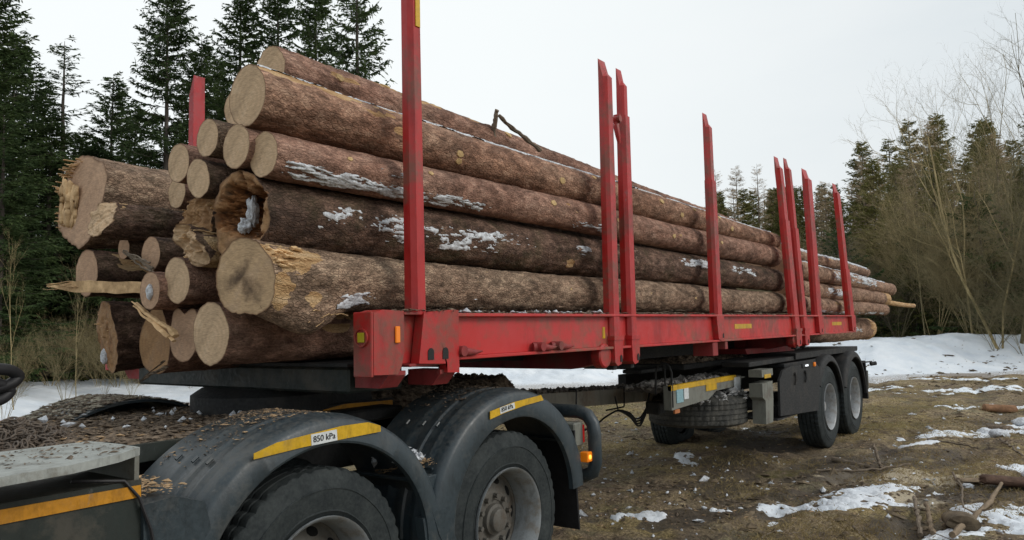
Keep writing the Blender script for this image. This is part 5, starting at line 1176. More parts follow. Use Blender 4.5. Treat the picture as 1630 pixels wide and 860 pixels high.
# tool box with yellow edge and stickers
bx = dp(MB().prism([(6.40, .845), (7.25, .875), (7.45, .94), (8.15, .95), (8.15, 1.05), (6.40, 1.06)], 2.985, 3.06), 'side_box', GREYSTEEL)
dp(MB().box(6.40, 8.0, 2.98, 3.02, 1.015, 1.065, .003), 'yellow_edge', YELLOW)
mb = MB().box(7.18, 7.45, 2.977, 2.9845, .955, 1.02, .001); mb.build('yellow_sticker', YELLOW, bx, org=tuple(DL.location))
mb = MB().box(6.50, 6.64, 2.977, 2.9845, .90, 1.02, .001); mb.build('pale_blue_sticker', LBLUE, bx, org=tuple(DL.location))
mb = MB().box(6.66, 6.76, 2.977, 2.9845, .92, 1.02, .001); mb.build('white_sticker', WHITE, bx, org=tuple(DL.location))
mb = MB().box(7.93, 8.10, 2.975, 2.9845, .90, 1.04, .001); mb.build('white_sticker', WHITE, bx, org=tuple(DL.location))
mb = MB().box(6.46, 6.56, 2.98, 3.0, .81, .845, .002); dp(mb, 'orange_marker', mat_simple('dull_orange_marker', (.45, .16, .06), .5, .2, 20, 0))
dp(MB().box(6.95, 7.05, 3.07, 3.35, .84, .98, .01), 'front_cross_member', BLACK)
dp(MB().box(6.9, 7.05, 3.35, 3.5, .74, .86, .01), 'valve_block', BLACK)
mb = MB(); P = np.array([(6.42, 2.985, .87), (6.42, 2.985, 1.18), (6.42, 3.005, 1.235), (6.42, 3.03, 1.258), (6.42, 3.07, 1.262), (6.42, 3.115, 1.24), (6.42, 3.14, 1.18), (6.42, 3.145, .98)]); mb.tube(P, .010, 8)
mb.tube([(6.42, 3.05, 1.262), (6.42, 3.05, 1.05)], .008, 6); dp(mb, 'hoop_handle', BLACK, auto=60)
dp(MB().box(6.55, 7.0, 3.35, 3.55, 1.155, 1.19, .006), 'front_top_plate', BLACK)
for y0 in (3.46, 4.24): dp(MB().prism([(7.9, .86), (8.6, .90), (9.2, .78), (12.6, .78), (12.6, 1.08), (9.0, 1.10), (8.5, 1.05), (7.9, 1.05)], y0, y0 + .1), 'dolly_rail', BLACK)
dp(MB().box(6.6, 8.5, 3.07, 3.56, 1.0, 1.02, .004), 'walk_plate', GREYSTEEL)
hz3 = heap('dirt_litter', 6.55, 8.4, 3.08, 3.55, 1.01, .035, mat_simple('dirt_heap', (.11, .095, .08), .95, .4, 20, .3), 'heap of dirt and icy bark behind the yellow edged box', 'dirt', 15, 80, 60)
litter('bark_litter', 620, rect(6.55, 8.4, 3.08, 3.52), hz3, (.015, .05), mat_simple('pale_clods', (.27, .255, .235), .95, .45, 20, .3), 'pale clods and bark lumps behind the yellow edged box', 'dirt', 52, flat=.7)
# spare wheel lying flat
sp = bpy.data.objects.new('spare_wheel', None); COL.objects.link(sp); sp.parent = DL; c = (7.93, 3.40, .70); sp.location = Vector(c) - DL.location
tyre(MB(), c, .52, .31, 168, axis='z').build('tyre', RUBBER2, sp, True, org=c, auto=35)
MB().lathe([(.30, .13), (.27, .10), (.26, .0), (.2, -.02), (0, -.02)], c, 48, axis='z').build('rim', RIM, sp, True, org=c, auto=35)
litter('bark_litter', 420, lambda r, n: np.stack([7.93 + .22 * r.normal(0, 1, n), 3.18 + .13 * r.normal(0, 1, n)], -1), lambda x, y, r: .82 + .10 * np.exp(-((x - 7.93) / .3) ** 2) * r.random(len(x)), (.015, .05), mat_simple('icy_clods', (.34, .34, .34), .9, .5, 12, .3), 'icy bark crumbs piled on the flat spare wheel', 'dirt', 53, flat=.7)
DX = (10.62, 11.98)
for x in DX:
    wheel(DL, (x, 2.86, .50), -1, RUBBER, RIM2, R=.53); wheel(DL, (x - .14, 4.86, .33), 1, RUBBER, RIM2, R=.53, detail=False)
    dp(MB().cyl((x, 3.0, .5), (x, 4.75, .46), .08, 14), 'axle', BLACK)
for x, a0, a1 in ((10.62, 150, 12), (11.98, 162, 2)):
    dp(fender(x, 2.68, 3.14, a0, a1, rt=.67, ri=.585, zc=.50, kz=1.0, ribs=False), 'mudguard', BLACK)
    dp(fender(x, 5.10, 4.66, a0, a1, rt=.67, ri=.585, zc=.50, kz=1.0, ribs=False), 'mudguard', BLACK)
# flat black front apron and grey support post
dp(MB().prism([(8.45, .60), (9.92, .52), (9.99, .70), (10.04, .88), (10.12, 1.02), (9.9, 1.10), (8.9, 1.115), (8.6, 1.08), (8.47, .98)], 2.675, 2.70), 'black_apron', BLACK, label='black rubber-like apron in front of the first bogie wheel')
dp(MB().box(8.42, 9.9, 2.70, 3.2, .55, .57, .004), 'apron_floor', BLACK)
mb = MB().prism([(7.95, .98), (8.28, .99), (8.28, .80), (8.24, .56), (8.02, .56), (8.03, .80), (7.95, .84)], 2.69, 2.83); dp(mb, 'support_post', GREYSTEEL)
mb = MB().prism([(7.95, 1.045), (8.30, 1.05), (8.30, 1.12), (7.95, 1.12)], 2.69, 2.83); dp(mb, 'post_head', GREYSTEEL)
dp(MB().box(8.02, 8.22, 2.684, 2.69, 1.03, 1.07, .001), 'yellow_mark', YELLOW)
dp(MB().box(9.0, 10.3, 2.78, 2.95, 1.085, 1.13, .006), 'top_rail', BLACK)
mb = MB().prism([(9.45, 1.165), (12.55, 1.155), (12.6, 1.175), (12.6, 1.225), (9.45, 1.235)], 2.78, 5.0); dp(mb, 'top_plate', BLACK)
mb = MB().box(7.9, 10.6, 2.80, 3.1, 1.15, 1.20, .006); dp(mb, 'top_rail', BLACK)
for xx in (9.0, 9.4): mb = MB(); mb.tube([(xx, 2.66, 1.02), (xx, 2.655, .95), (xx - .02, 2.66, .90)], .012, 6); mb.cyl((xx, 2.68, 1.02), (xx, 2.65, 1.02), .02, 10); dp(mb, 'grab_hook', BLACK, auto=50)
wl = dp(MB().box(9.30, 9.62, 2.662, 2.675, 1.07, 1.115, .004), 'marker_lamp', BLACK); MB().box(9.40, 9.52, 2.656, 2.661, 1.082, 1.103, .001).build('lens', WHITELENS, wl, org=tuple(DL.location))
dp(MB().box(9.78, 9.84, 2.655, 2.675, 1.065, 1.115, .003), 'amber_reflector', AMBER, auto=None)  # unlit reflector, its slight glow is added through the lens material
# turntable and red bolster between dolly and frame
mb = MB(); mb.lathe([(0, 0), (.55, 0), (.55, .04), (.5, .07), (0, .07)], (9.3, 3.9, 1.19), 48, axis='z'); mb.box(7.4, 9.9, 3.3, 4.5, 1.14, 1.20, .01); dp(mb, 'turntable', BLACK)
mb = MB(); mb.prism([(8.55, 1.26), (10.3, 1.24), (10.5, 1.30), (8.5, 1.32)], 3.05, 4.8); dp(mb, 'red_bolster', RED_DARK)
hz4 = heap('dirt_litter', 7.45, 9.3, 3.32, 4.4, 1.20, .05, CHIP, 'dirt and bark on the bogie turntable', 'dirt', 18, 80, 60)
litter('bark_litter', 500, rect(7.5, 9.2, 3.32, 4.4), hz4, (.02, .06), CHIP, 'bark lumps on the bogie turntable', 'dirt', 54, flat=.6)
# rear mud flap and mirrored marker
dp(MB().prism([(12.66, 1.0), (12.72, 1.0), (12.80, .42), (12.74, .42)], 2.70, 3.12), 'mud_flap', MUD)
dp(MB().box(12.73, 12.76, 2.68, 2.95, .58, .85, .005), 'tail_panel', GREYSTEEL)
mb = MB(); mb.tube([(12.55, 2.72, .98), (12.75, 2.62, .985)], .012, 6); mb.cyl((12.72, 2.63, .95), (12.78, 2.57, .96), .03, 12); dp(mb, 'rear_marker', BLACK, auto=50)
mb = MB(); mb.tube([(9.6, 4.4, .5), (9.5, 4.2, .30), (9.35, 4.1, .34)], .01, 6); mb.box(8.9, 9.2, 3.8, 4.0, .46, .60, .01); dp(mb, 'brake_chamber', BLACK)
# a lone nut cleaning: chassis ends

# ------------------------------------------------------------------ vegetation
def tri_twigs(B, D_, Lg, W, up=None, seed=0):
    """diamond-shaped twigs: base points, unit directions, lengths, widths"""
    r = np.random.default_rng(seed); n = len(B)
    q = r.normal(0, 1, (n, 3)); s = np.cross(D_, q); s /= np.linalg.norm(s, axis=1)[:, None] + 1e-9
    tip = B + D_ * Lg[:, None]; mid = B + D_ * (Lg * .42)[:, None]
    V = np.stack([B, mid + s * W[:, None] / 2, tip, mid - s * W[:, None] / 2], 1).reshape(-1, 3)
    return V, np.arange(n * 4).reshape(-1, 4)
def conifer(H, seed, base_r, dens=26, whorl=.27, nb=5, z0=.06, kind='spruce', twl=(.14, .34), tww=.042, gap=0.0, power=.85):
    r = np.random.default_rng(seed); tr = MB(); zz = np.linspace(0, H, 22)
    rad = .011 * H * (1 - zz / H) ** .9 + .006; wob = np.cumsum(r.normal(0, .012, (22, 2)), 0)
    tr.tube(np.stack([wob[:, 0], wob[:, 1], zz], 1), rad, 8)
    Bs, Ds, Ls, Ws = [], [], [], []; z = z0 * H; 
    while z < H - .12:
        f = z / H
        for k in range(nb + int(r.integers(0, 2))):
            if r.random() < gap: continue
            az = r.uniform(0, 6.283); zb = z + r.normal(0, whorl * .3)
            L = (base_r * (1 - f) ** power + .12) * r.uniform(.62, 1.18) * (1 if f > z0 + .12 else .8)
            dirh = np.array([math.cos(az), math.sin(az), 0]); side = np.array([-dirh[1], dirh[0], 0])
            if kind == 'spruce': sl = .55 * f ** 2 - .42 * (1 - f) + r.normal(0, .08); cu = .22
            else: sl = .25 * f + .02 + r.normal(0, .10); cu = .12
            t = np.linspace(0, 1, 6)
            P = dirh * (L * t)[:, None] + np.array([0, 0, 1]) * (zb + L * (sl * t + cu * t ** 3))[:, None] + side * (L * .08 * r.normal() * t ** 2)[:, None]
            P[:, :2] += [np.interp(zb, zz, wob[:, 0]), np.interp(zb, zz, wob[:, 1])]
            tr.tube(P, (.006 + .010 * L) * (1 - .85 * t) * (.8 if kind == 'spruce' else .6), 3, False)
            n = int(L * dens) + 5
            tt = r.random(n) ** .8 * .95 + .05; i0 = np.minimum((tt * 5).astype(int), 4); ft = tt * 5 - i0
            B = P[i0] * (1 - ft)[:, None] + P[i0 + 1] * ft[:, None]
            sg = r.choice([-1, 1], n); dv = side * (sg * r.uniform(.4, 1.0, n))[:, None] + dirh * r.uniform(.25, 1.0, n)[:, None]
            if kind == 'spruce': dv[:, 2] += -r.uniform(.05, .95, n) * (1.1 - f) + .25 * f
            else: dv[:, 2] += r.normal(0, .35, n)
            dv /= np.linalg.norm(dv, axis=1)[:, None]
            ln = r.uniform(*twl, n) * (.55 + .45 * min(1, L)) * (1.15 - .5 * tt)
            Bs.append(B); Ds.append(dv); Ls.append(ln); Ws.append(np.full(n, tww) * r.uniform(.6, 1.3, n))
            if kind == 'spruce':     # second order twigs, hanging
                m = n; pick = r.integers(0, n, m); B2 = B[pick] + dv[pick] * (ln[pick] * r.uniform(.3, 1, m))[:, None]
                d2 = dv[pick] * .6 + r.normal(0, .5, (m, 3)); d2[:, 2] -= .35; d2 /= np.linalg.norm(d2, axis=1)[:, None]
                Bs.append(B2); Ds.append(d2); Ls.append(ln[pick] * r.uniform(.4, .8, m)); Ws.append(np.full(m, tww) * r.uniform(.6, 1.2, m))
        z += whorl * r.uniform(.8, 1.2) * (1 if f < .8 else .7)
    B = np.concatenate(Bs); V, F = tri_twigs(B, np.concatenate(Ds), np.concatenate(Ls), np.concatenate(Ws), seed=seed)
    tv = np.concatenate(tr.v); tf = [np.concatenate(tr.f4)] + ([np.concatenate(tr.f3)] if tr.f3 else [])
    return mesh_from(kind + '_trunk', tv, tf, True), mesh_from(kind + '_crown', V, F, False)
def place_tree(protos, az, r, H, label, name, group=None, cat='tree', rz=None, H0=1.0, wide=1.0, z=None):
    x, y = pol(az, r); zb = (terr(x, y) if z is None else z) - .05
    o = empty(name, (x, y, zb), label, cat, group, rz if rz is not None else random.uniform(0, 6.28))
    s = H / protos[2]; o.scale = (s * wide, s * wide, s)
    for nm, me, mt in (('trunk', protos[0], protos[3]), ('crown', protos[1], protos[4])):
        c = bpy.data.objects.new(nm, me); COL.objects.link(c); c.parent = o
        if not me.materials: me.materials.append(mt)
    return o
def proto(H, seed, br, mt, mc, **k):
    a, b = conifer(H, seed, br, **k); return (a, b, H, mt, mc)
KS = dict(power=.62, twl=(.20, .46), tww=.062, whorl=.25)
SP = [proto(16, 1, 2.5, TRUNK, NEEDLE, dens=30, **KS), proto(15, 2, 2.2, TRUNK, NEEDLE, dens=27, gap=.14, **KS), proto(17, 3, 2.8, TRUNK, NEEDLE, dens=28, gap=.06, **KS)]
SPT = proto(14, 4, 1.9, TRUNK, NEEDLE, dens=22, gap=.25, whorl=.40, tww=.042, twl=(.16, .38), power=.7)          # thin airy one
SPO = [proto(14, 5, 2.7, TRUNK, NEEDLE_OLIVE_LIT, dens=26, twl=(.2, .46), tww=.062, whorl=.24, z0=.02), proto(14, 6, 2.2, TRUNK, NEEDLE_OLIVE_LIT, dens=25, gap=.12, twl=(.2, .44), tww=.06, whorl=.25, z0=.02)]
LA = [proto(15, 7, 2.2, TRUNK_BROWN, LARCH, dens=24, kind='larch', whorl=.30, tww=.028, twl=(.18, .48), z0=.2, power=.6), proto(15, 8, 1.9, TRUNK_BROWN, LARCH, dens=18, kind='larch', whorl=.38, tww=.024, twl=(.15, .42), z0=.3, power=.6)]
def azpx(px): return 36.5 - math.degrees(math.atan((px - 815) / 1224.))
def htop(px, py, r, zb=.0):
    d = r * math.cos(R_(azpx(px) - 36.5)); hor = 504 + .022 * (1722 - px); return 1.6 + (hor - py) / 1224 * d - zb
# prominent trees: (proto, photo column, photo row of the top, distance, label, width factor)
left = [(SP[2], -40, -60, 24, 'dense dark spruce cut by the left picture edge', 1.1, 0), (SP[0], 14, 62, 27, 'spruce with broken top beside the left picture edge', 1.0, 0), (SP[1], 52, 120, 30, 'short dark spruce left of the thin see-through spruce', 1.0, 0),
 (SPT, 98, 70, 29, 'thin see-through spruce standing alone against the sky', 1.15, 0), (SP[1], 178, 125, 33, 'slender spruce between the see-through one and the giant', 1.0, 0), (SP[1], 128, 215, 31, 'low spruce under the thin see-through one', 1.1, 0), (SP[0], 212, 170, 36, 'half hidden spruce left of the giant', 1.0, 0), (SP[2], 76, 205, 26, 'low bushy spruce whose boughs hang beside the huge stump log', 1.3, 0), (SP[1], -5, 190, 22, 'near low spruce with green boughs at the left picture edge', 1.3, 0), (SP[2], 150, 235, 28, 'low bushy spruce just above the huge stump log', 1.3, 0),
 (SP[2], 262, -70, 25, 'giant dark spruce left of the far red stake', .78, 0), (SP[0], 318, 60, 29, 'dark spruce directly behind the far red stake', .9, 0), (SP[1], 385, -30, 27, 'tall open spruce above the smaller round log ends', .95, 0), (SP[0], 345, 90, 33, 'shorter spruce filling the gap behind the stake', .9, 0),
 (SP[1], 440, -90, 26, 'tall spruce with sparse limbs above the thickest log', .8, 0), (SP[0], 505, -60, 29, 'tall spruce behind the topmost log butt', .85, 0), (SP[1], 575, -160, 24, 'nearest tall spruce with hanging boughs left of the near stake', .72, 0)]
for k, (p_, px, py, r, lab, wf, _) in enumerate(left): place_tree(p_, azpx(px), r, htop(px, py, r), lab, 'spruce_tree', 'spruces standing at the left', wide=wf * min(1.25, (16 / max(8, htop(px, py, r))) ** .6))
right = [(LA[1], 1150, 262, 52, 'leftmost bare larch behind the middle stake', 1.0), (LA[0], 1183, 262, 50, 'bare larch second from the middle stake', 1.0), (LA[1], 1213, 252, 50, 'tall bare larch right of the second one', .9), (SPO[1], 1168, 322, 48, 'small dark spruce at the foot of the two leftmost larches', 1.0),
 (LA[0], 1235, 300, 56, 'short bare larch just left of the rear twin stakes', 1.0), (SPO[0], 1268, 298, 52, 'olive spruce behind the rear twin stakes', 1.0), (LA[0], 1312, 295, 54, 'bare larch between the last two stakes', 1.1), (SPO[1], 1345, 310, 46, 'olive spruce right behind the last stake', 1.1),
 (LA[0], 1383, 240, 47, 'tan larch rising left of the big olive spruce', 1.0), (SPO[0], 1400, 248, 42, 'big olive spruce right of the last stake', .95), (LA[1], 1415, 236, 48, 'tan larch rising right of the big olive spruce', 1.0), (LA[0], 1448, 262, 50, 'tan larch between the two olive spruces', 1.1), (SPO[1], 1432, 300, 44, 'lower spruce between the two olive spruces', 1.1),
 (SPO[1], 1497, 232, 42, 'narrow tall olive spruce with a bare leader', 1.0), (LA[1], 1527, 228, 45, 'bare larch with a bent top near the right side', .9), (SPO[0], 1565, 300, 44, 'olive spruce behind the bare saplings', 1.0), (LA[0], 1600, 210, 46, 'rightmost bare larch behind the forked bare trees', 1.0), (SPO[0], 1632, 285, 42, 'olive spruce cut by the right picture edge', 1.0)]
for k, (p_, px, py, r, lab, wf) in enumerate(right): place_tree(p_, azpx(px), r, htop(px, py, r, .8), lab, 'larch_tree' if p_ in LA else 'spruce_tree', 'trees of the wood at the right', wide=wf * (1.1 if p_ in LA else 1.4))
# the wood behind them
rt = random.Random(5)
for k in range(96):
    az = rt.uniform(-6, 22.5) if k < 62 else rt.uniform(46, 80); r = rt.uniform(46, 70) if k < 62 else rt.uniform(33, 52)
    p_ = rt.choice([LA[0], SPO[0], SPO[1], LA[1], SPO[0]]) if k < 62 else rt.choice(SP)
    Hh = rt.uniform(9.0, 13.0) * (r / 52) if k < 62 else rt.uniform(7, 9.5)
    if k < 62 and az > 12: Hh = min(Hh, 1.6 + .155 * r)
    place_tree(p_, az, r, Hh, 'larch deeper in the wood behind the snow bank' if p_ in LA else ('spruce deeper in the wood behind the snow bank' if k < 62 else 'dark spruce deeper in the wood on the left'), 'larch_tree' if p_ in LA else 'spruce_tree', 'trees deeper in the wood', wide=1.3)
for k in range(26):
    az = rt.uniform(22, 46); r = rt.uniform(40, 60); place_tree(rt.choice(SPO + SP[:1]), az, r, rt.uniform(5.5, 8), 'low spruce behind the snow bank, hidden by the load', 'spruce_tree', 'trees deeper in the wood', wide=1.2)

# bare broadleaved growth
def bare(seed, H, stems, spread, r0, depth=4, up=.75, thin=.62, nchild=4, twl=.3):
    r = np.random.default_rng(seed); mb = MB()
    def grow(p, d, L, rad, lv):
        n = 6 if lv < 2 else 4; P = [p]
        for i in range(n):
            d = d + r.normal(0, .10 + .05 * lv, 3); d[2] += .05 * up; d = d / np.linalg.norm(d); P.append(P[-1] + d * L / n)
        P = np.array(P); rr = np.linspace(rad, rad * .45, len(P)); mb.tube(P, rr, 5 if lv == 0 else 3, False)
        if lv < depth:
            for k in range(nchild + (2 if lv == 0 else 0)):
                t = r.uniform(.25, 1.0); i = min(int(t * n), n - 1); q = P[i] + (P[i + 1] - P[i]) * (t * n - i)
                a = r.uniform(0, 6.28); sd = np.array([math.cos(a), math.sin(a), 0]); nd = d * up + sd * r.uniform(.35, .8); nd /= np.linalg.norm(nd)
                grow(q, nd, L * r.uniform(.35, .62), max(rad * (1 - .6 * t) * thin, .0022), lv + 1)
    for s_ in range(stems):
        a = r.uniform(0, 6.28); d = np.array([math.cos(a) * spread, math.sin(a) * spread, 1]) * 1.0; d /= np.linalg.norm(d)
        p = np.array([math.cos(a) * .12 * (stems > 1), math.sin(a) * .12 * (stems > 1), 0]); grow(p, d, H * r.uniform(.75, 1.0), r0 * r.uniform(.6, 1), 0)
    return mesh_from('stems', np.concatenate(mb.v), [np.concatenate(mb.f4)], True), H
SH = [bare(20 + k, 3.2, 6, .22 + .12 * k, .016, 3, nchild=7, up=.9) for k in range(3)] + [bare(30, 2.4, 9, .6, .013, 3, nchild=6)]
BT = [bare(40, 9, 1, .10, .075, 4, up=1.0, nchild=4), bare(41, 9, 1, .05, .07, 4, up=1.0, nchild=4), bare(42, 9, 2, .18, .065, 4, up=.9, nchild=4)]
def place_bare(pr, az, r, H, label, name, mat, group=None, cat='shrub', wide=1.0):
    x, y = pol(az, r); me = pr[0]
    if not me.materials: me.materials.append(mat)
    o = bpy.data.objects.new(name, me); COL.objects.link(o); o.location = (x, y, terr(x, y) - .05); s = H / pr[1]; o.scale = (s * wide, s * wide, s); o.rotation_euler = (0, 0, rt.uniform(0, 6.28))
    return tag(o, label, cat, group)
for (px, py, r, lab) in [(1508, 262, 37, 'thin grey bare tree between the birch-like tree and the larch'), (1535, 240, 39, 'thin grey bare tree behind the bent larch'), (1578, 196, 38, 'thin grey bare tree left of the tallest one'), (1606, 185, 40, 'thin grey bare tree right of the tallest one'), (1640, 200, 37, 'thin grey bare tree half outside the right edge'), (1440, 345, 38, 'low grey bare tree behind the log ends')]:
    place_bare(BT[int(px) % 3], azpx(px), r, htop(px, py, r, .7) * 1.05, lab, 'bare_tree', BRUSH, 'bare trees at the snow bank', 'tree', .8)
for k, (px, py, r, lab) in enumerate([(1470, 320, 33, 'pale slim birch-like tree rising from the snow bank'), (1545, 205, 32, 'bare tree with steep forked limbs near the right edge'), (1590, 150, 30, 'tallest bare tree at the right edge'), (1622, 160, 31, 'bare tree cut by the right picture edge'), (1520, 300, 35, 'thin bare tree left of the forked one'), (1570, 250, 36, 'bare tree behind the steep forked one')]):
    place_bare(BT[k % 3], azpx(px), r, htop(px, py, r, .7) * 1.08, lab, 'bare_tree', TRUNK_PALE if k % 3 == 0 else BRUSH, 'bare trees at the snow bank', 'tree', .62 if k == 0 else .85)
def shlab(az, H_): return ('tall' if H_ > 3.6 else 'middling' if H_ > 2.4 else 'low') + ' bare shrub in the thicket ' + ('at the right picture edge' if az < 4 else 'below the forked bare trees' if az < 7.5 else 'around the pale slim tree' if az < 10 else 'just right of the log ends' if az < 13 else 'behind the bogie and stakes')
SHM = [BRUSH, TRUNK_BROWN, BRUSH, BRUSH]
for k in range(84):
    az = rt.uniform(-8, 14.5) if k < 66 else rt.uniform(14.5, 24); r = rt.uniform(29.5, 44)
    H_ = rt.uniform(1.5, 5.0) * (1 if az < 12 else .7); place_bare(SH[k % 4], az, r, H_, shlab(az, H_), 'bare_shrub', SHM[k % 4], 'shrubs of the thicket behind the snow bank')
for k in range(14):
    az = rt.uniform(50, 76); r = rt.uniform(23, 33)
    place_bare(SH[k % 4], az, r, rt.uniform(1.2, 2.8), 'bare shrub at the foot of the left spruces', 'bare_shrub', SHM[k % 4], 'shrubs in front of the left spruces')
for (px, r, H, lab) in [(28, 19.5, 3.7, 'tall bare sapling with crossing twigs at the far left'), (128, 19.5, 3.4, 'bare forked sapling on the snow left of the stack'), (108, 21, 2.0, 'short dry stalk left of the forked sapling'), (12, 17.5, 1.9, 'thick grey stem behind the air hoses')]:
    place_bare(BT[0] if H > 3 else SH[3], azpx(px), r, H * .8, lab, 'bare_sapling', TRUNK_BROWN, None, 'sapling', .5)
for k in range(22):
    az = rt.uniform(50, 66); r = rt.uniform(21.5, 27); place_bare(SH[3], az, r, rt.uniform(.6, 1.3), 'thin dry weed stalks standing in the snow', 'dry_weeds', SHM[3], 'dry weeds in the snow on the left', 'weeds', .6)
YS = [proto(3.2, 50 + k, 1.15, TRUNK, NEEDLE if k else NEEDLE_OLIVE_LIT, dens=44, whorl=.17, twl=(.10, .24), tww=.035) for k in range(2)]
for k in range(64):
    az = rt.uniform(47, 77) if k < 38 else rt.uniform(-6, 14); r = rt.uniform(24, 31) if k < 38 else rt.uniform(33, 43)
    place_tree(YS[k % 2], az, r, rt.uniform(1.6, 4.6) if k < 38 else rt.uniform(1.8, 5.5), 'young spruce in the undergrowth' + (' on the left' if k < 38 else ' behind the snow bank'), 'young_spruce', 'young spruces in the undergrowth', 'young tree', wide=1.2)

# ------------------------------------------------------------------ things lying on the yard
def sector(a0, a1, r0, r1, bias=1.0): 
    def f(r, n):
        a = np.radians(r.uniform(a0, a1, n)); q = r0 + (r1 - r0) * r.random(n) ** bias; return np.stack([q * np.cos(a), q * np.sin(a)], -1)
    return f
def clumped(area, fr, seed, thr=0.0):
    def f(r, n):
        P = area(r, n * 4); k = fbm(P[:, 0] * fr, P[:, 1] * fr, seed=seed, oct=3) + r.normal(0, .12, len(P)) > thr; P = P[k]; return P[:n] if len(P) >= n else np.concatenate([P, area(r, n - len(P))])
    return f
gz = lambda x, y, r: ground_h(x, y) + .004
CLOD = mat_simple('earth_clods', (.075, .055, .038), .95, .5, 8, .5, .01, col2=(.15, .115, .075))
litter('bark_flakes', 9000, clumped(sector(-6, 44, 4.6, 17, 1.3), 1.1, 3, .0), gz, (.005, .032), CHIP, 'bark crumbs trodden into the yard', 'bark litter', 71, flat=.35)
litter('wood_flakes', 3800, clumped(sector(-6, 40, 4.6, 16, 1.3), .9, 9, .08), gz, (.004, .022), CHIP_LIGHT, 'pale wood flakes scattered over the yard', 'wood chips', 72, flat=.3)
litter('earth_clods', 5200, clumped(sector(-6, 44, 4.6, 22, 1.2), .7, 5, .05), lambda x, y, r: ground_h(x, y) - .004, (.015, .07), CLOD, 'small clods of earth on the yard', 'earth', 73, flat=.45)
litter('snow_lumps', 520, clumped(sector(4, 36, 5, 15, 1.2), 1.6, 12, .0), lambda x, y, r: ground_h(x, y) + .006, (.008, .034), CRUST, 'scattered lumps of icy snow on the yard', 'snow', 74, flat=.8)
litter('snow_lumps', 26, sector(3, 33, 6, 15, 1.0), lambda x, y, r: ground_h(x, y) + .015, (.03, .07), CRUST, 'larger lumps of snow on the yard', 'snow', 75, flat=.7)
litter('bank_debris', 900, clumped(sector(-5, 46, 20, 30, 1.0), .5, 14, .05), lambda x, y, r: np.maximum(snow_h(x, y)[0], ground_h(x, y)) + .01, (.02, .13), CLOD, 'dirt and bark thrown up on the snow bank', 'earth', 76, flat=.35)
# dead grass
r = np.random.default_rng(9); P = clumped(sector(-6, 46, 5, 24, 1.25), .8, 21, -.02)(r, 90000); n = len(P)
Z = ground_h(P[:, 0], P[:, 1]); a = r.uniform(0, 6.283, n); lean = r.uniform(.5, 2.6, n)
D_ = np.stack([np.cos(a) * lean, np.sin(a) * lean, np.ones(n)], 1); D_ /= np.linalg.norm(D_, axis=1)[:, None]
V, F = tri_twigs(np.concatenate([P, Z[:, None]], 1), D_, r.uniform(.02, .075, n), r.uniform(.003, .007, n), seed=3)
g = link('dead_grass', mesh_from('dead_grass', V, F, False), STRAW); tag(g, 'flattened dead grass covering the yard', 'grass', kind='stuff')
P = clumped(sector(-6, 46, 5, 20, 1.2), 1.5, 40, .12)(r, 500); tw = MB()
for q in P:
    a = r.uniform(0, 6.28); L = r.uniform(.06, .28); z = float(ground_h(q[:1], q[1:])[0]) + .008; d = np.array([math.cos(a), math.sin(a)]) * L
    tw.tube([(q[0], q[1], z), (q[0] + d[0] * .5 + r.normal(0, .01), q[1] + d[1] * .5, z + r.uniform(0, .02)), (q[0] + d[0], q[1] + d[1], z + r.uniform(0, .015))], [.004, .0035, .002], 3, False)
t_ = tw.build('small_twigs', TRUNK_BROWN, None); tag(t_, 'small broken twigs strewn over the yard', 'twigs', kind='stuff')
def stick(name, label, pts, r0, r1, mat, seed, n=8, zup=.012, side=0):
    P = np.array([(x, y, float(ground_h(np.array([x]), np.array([y]))[0]) + zup + h) for x, y, h in pts]); m = 16
    t = np.linspace(0, len(P) - 1, m); Q = np.stack([np.interp(t, np.arange(len(P)), P[:, k]) for k in range(3)], 1); rr = np.random.default_rng(seed)
    Q[1:-1] += rr.normal(0, .006, (m - 2, 3)); mb = MB(); mb.tube(Q, np.linspace(r0, r1, m) * (1 + rr.normal(0, .07, m)), n)
    for k in range(side):
        i = int(rr.integers(3, m - 2)); a = rr.uniform(0, 6.28); mb.tube([Q[i], Q[i] + np.array([math.cos(a), math.sin(a), .35]) * rr.uniform(.05, .16)], [r1 * .7, r1 * .3], 5)
    o = mb.build(name, mat, None, True, org=tuple(Q[0]), auto=40); o.location = Q[0]; return tag(o, label, 'branch')
stick('fallen_branch', 'thick dark stick lying flat in front of the bogie wheels', [(9.42, 2.42, .02), (9.30, 1.93, .02)], .030, .024, TRUNK_BROWN, 1)
stick('fallen_branch', 'long thin stick parallel to the thick dark one', [(8.75, 2.42, .01), (9.0, 2.0, .02), (9.42, 1.60, .02)], .014, .010, TRUNK_BROWN, 2, side=2)
stick('fallen_branch', 'short stub propped up on the thick dark stick', [(9.28, 1.88, .03), (9.5, 1.98, .22)], .018, .014, TRUNK_BROWN, 3)
stick('fallen_branch', 'left one of two short sticks stood side by side', [(6.75, 1.11, .02), (7.9, 1.33, .03)], .020, .015, TRUNK_BROWN, 4)
stick('fallen_branch', 'right one of two short sticks stood side by side', [(6.72, 1.02, .02), (7.8, 1.22, .03)], .022, .016, WOOD_GREY, 5)
stick('fallen_branch', 'curved grey branch at the bottom right corner', [(6.5, .86, .03), (7.2, .80, .03), (8.0, .72, .05), (8.9, .72, .03)], .024, .016, WOOD_GREY, 6, side=3)
stick('fallen_branch', 'thin dark branch crossing the sawdust', [(9.4, 1.20, .02), (8.5, 1.02, .05), (7.7, .92, .02)], .014, .007, TRUNK_BROWN, 7, side=4)
stick('fallen_branch', 'dark stick beyond the right sawdust patch', [(11.6, 1.75, .02), (11.4, 1.15, .03)], .018, .010, TRUNK_BROWN, 8, side=2)
stick('fallen_branch', 'thin branch near the right picture edge', [(11.9, .95, .03), (10.8, .65, .03)], .016, .010, TRUNK_BROWN, 9, side=2)
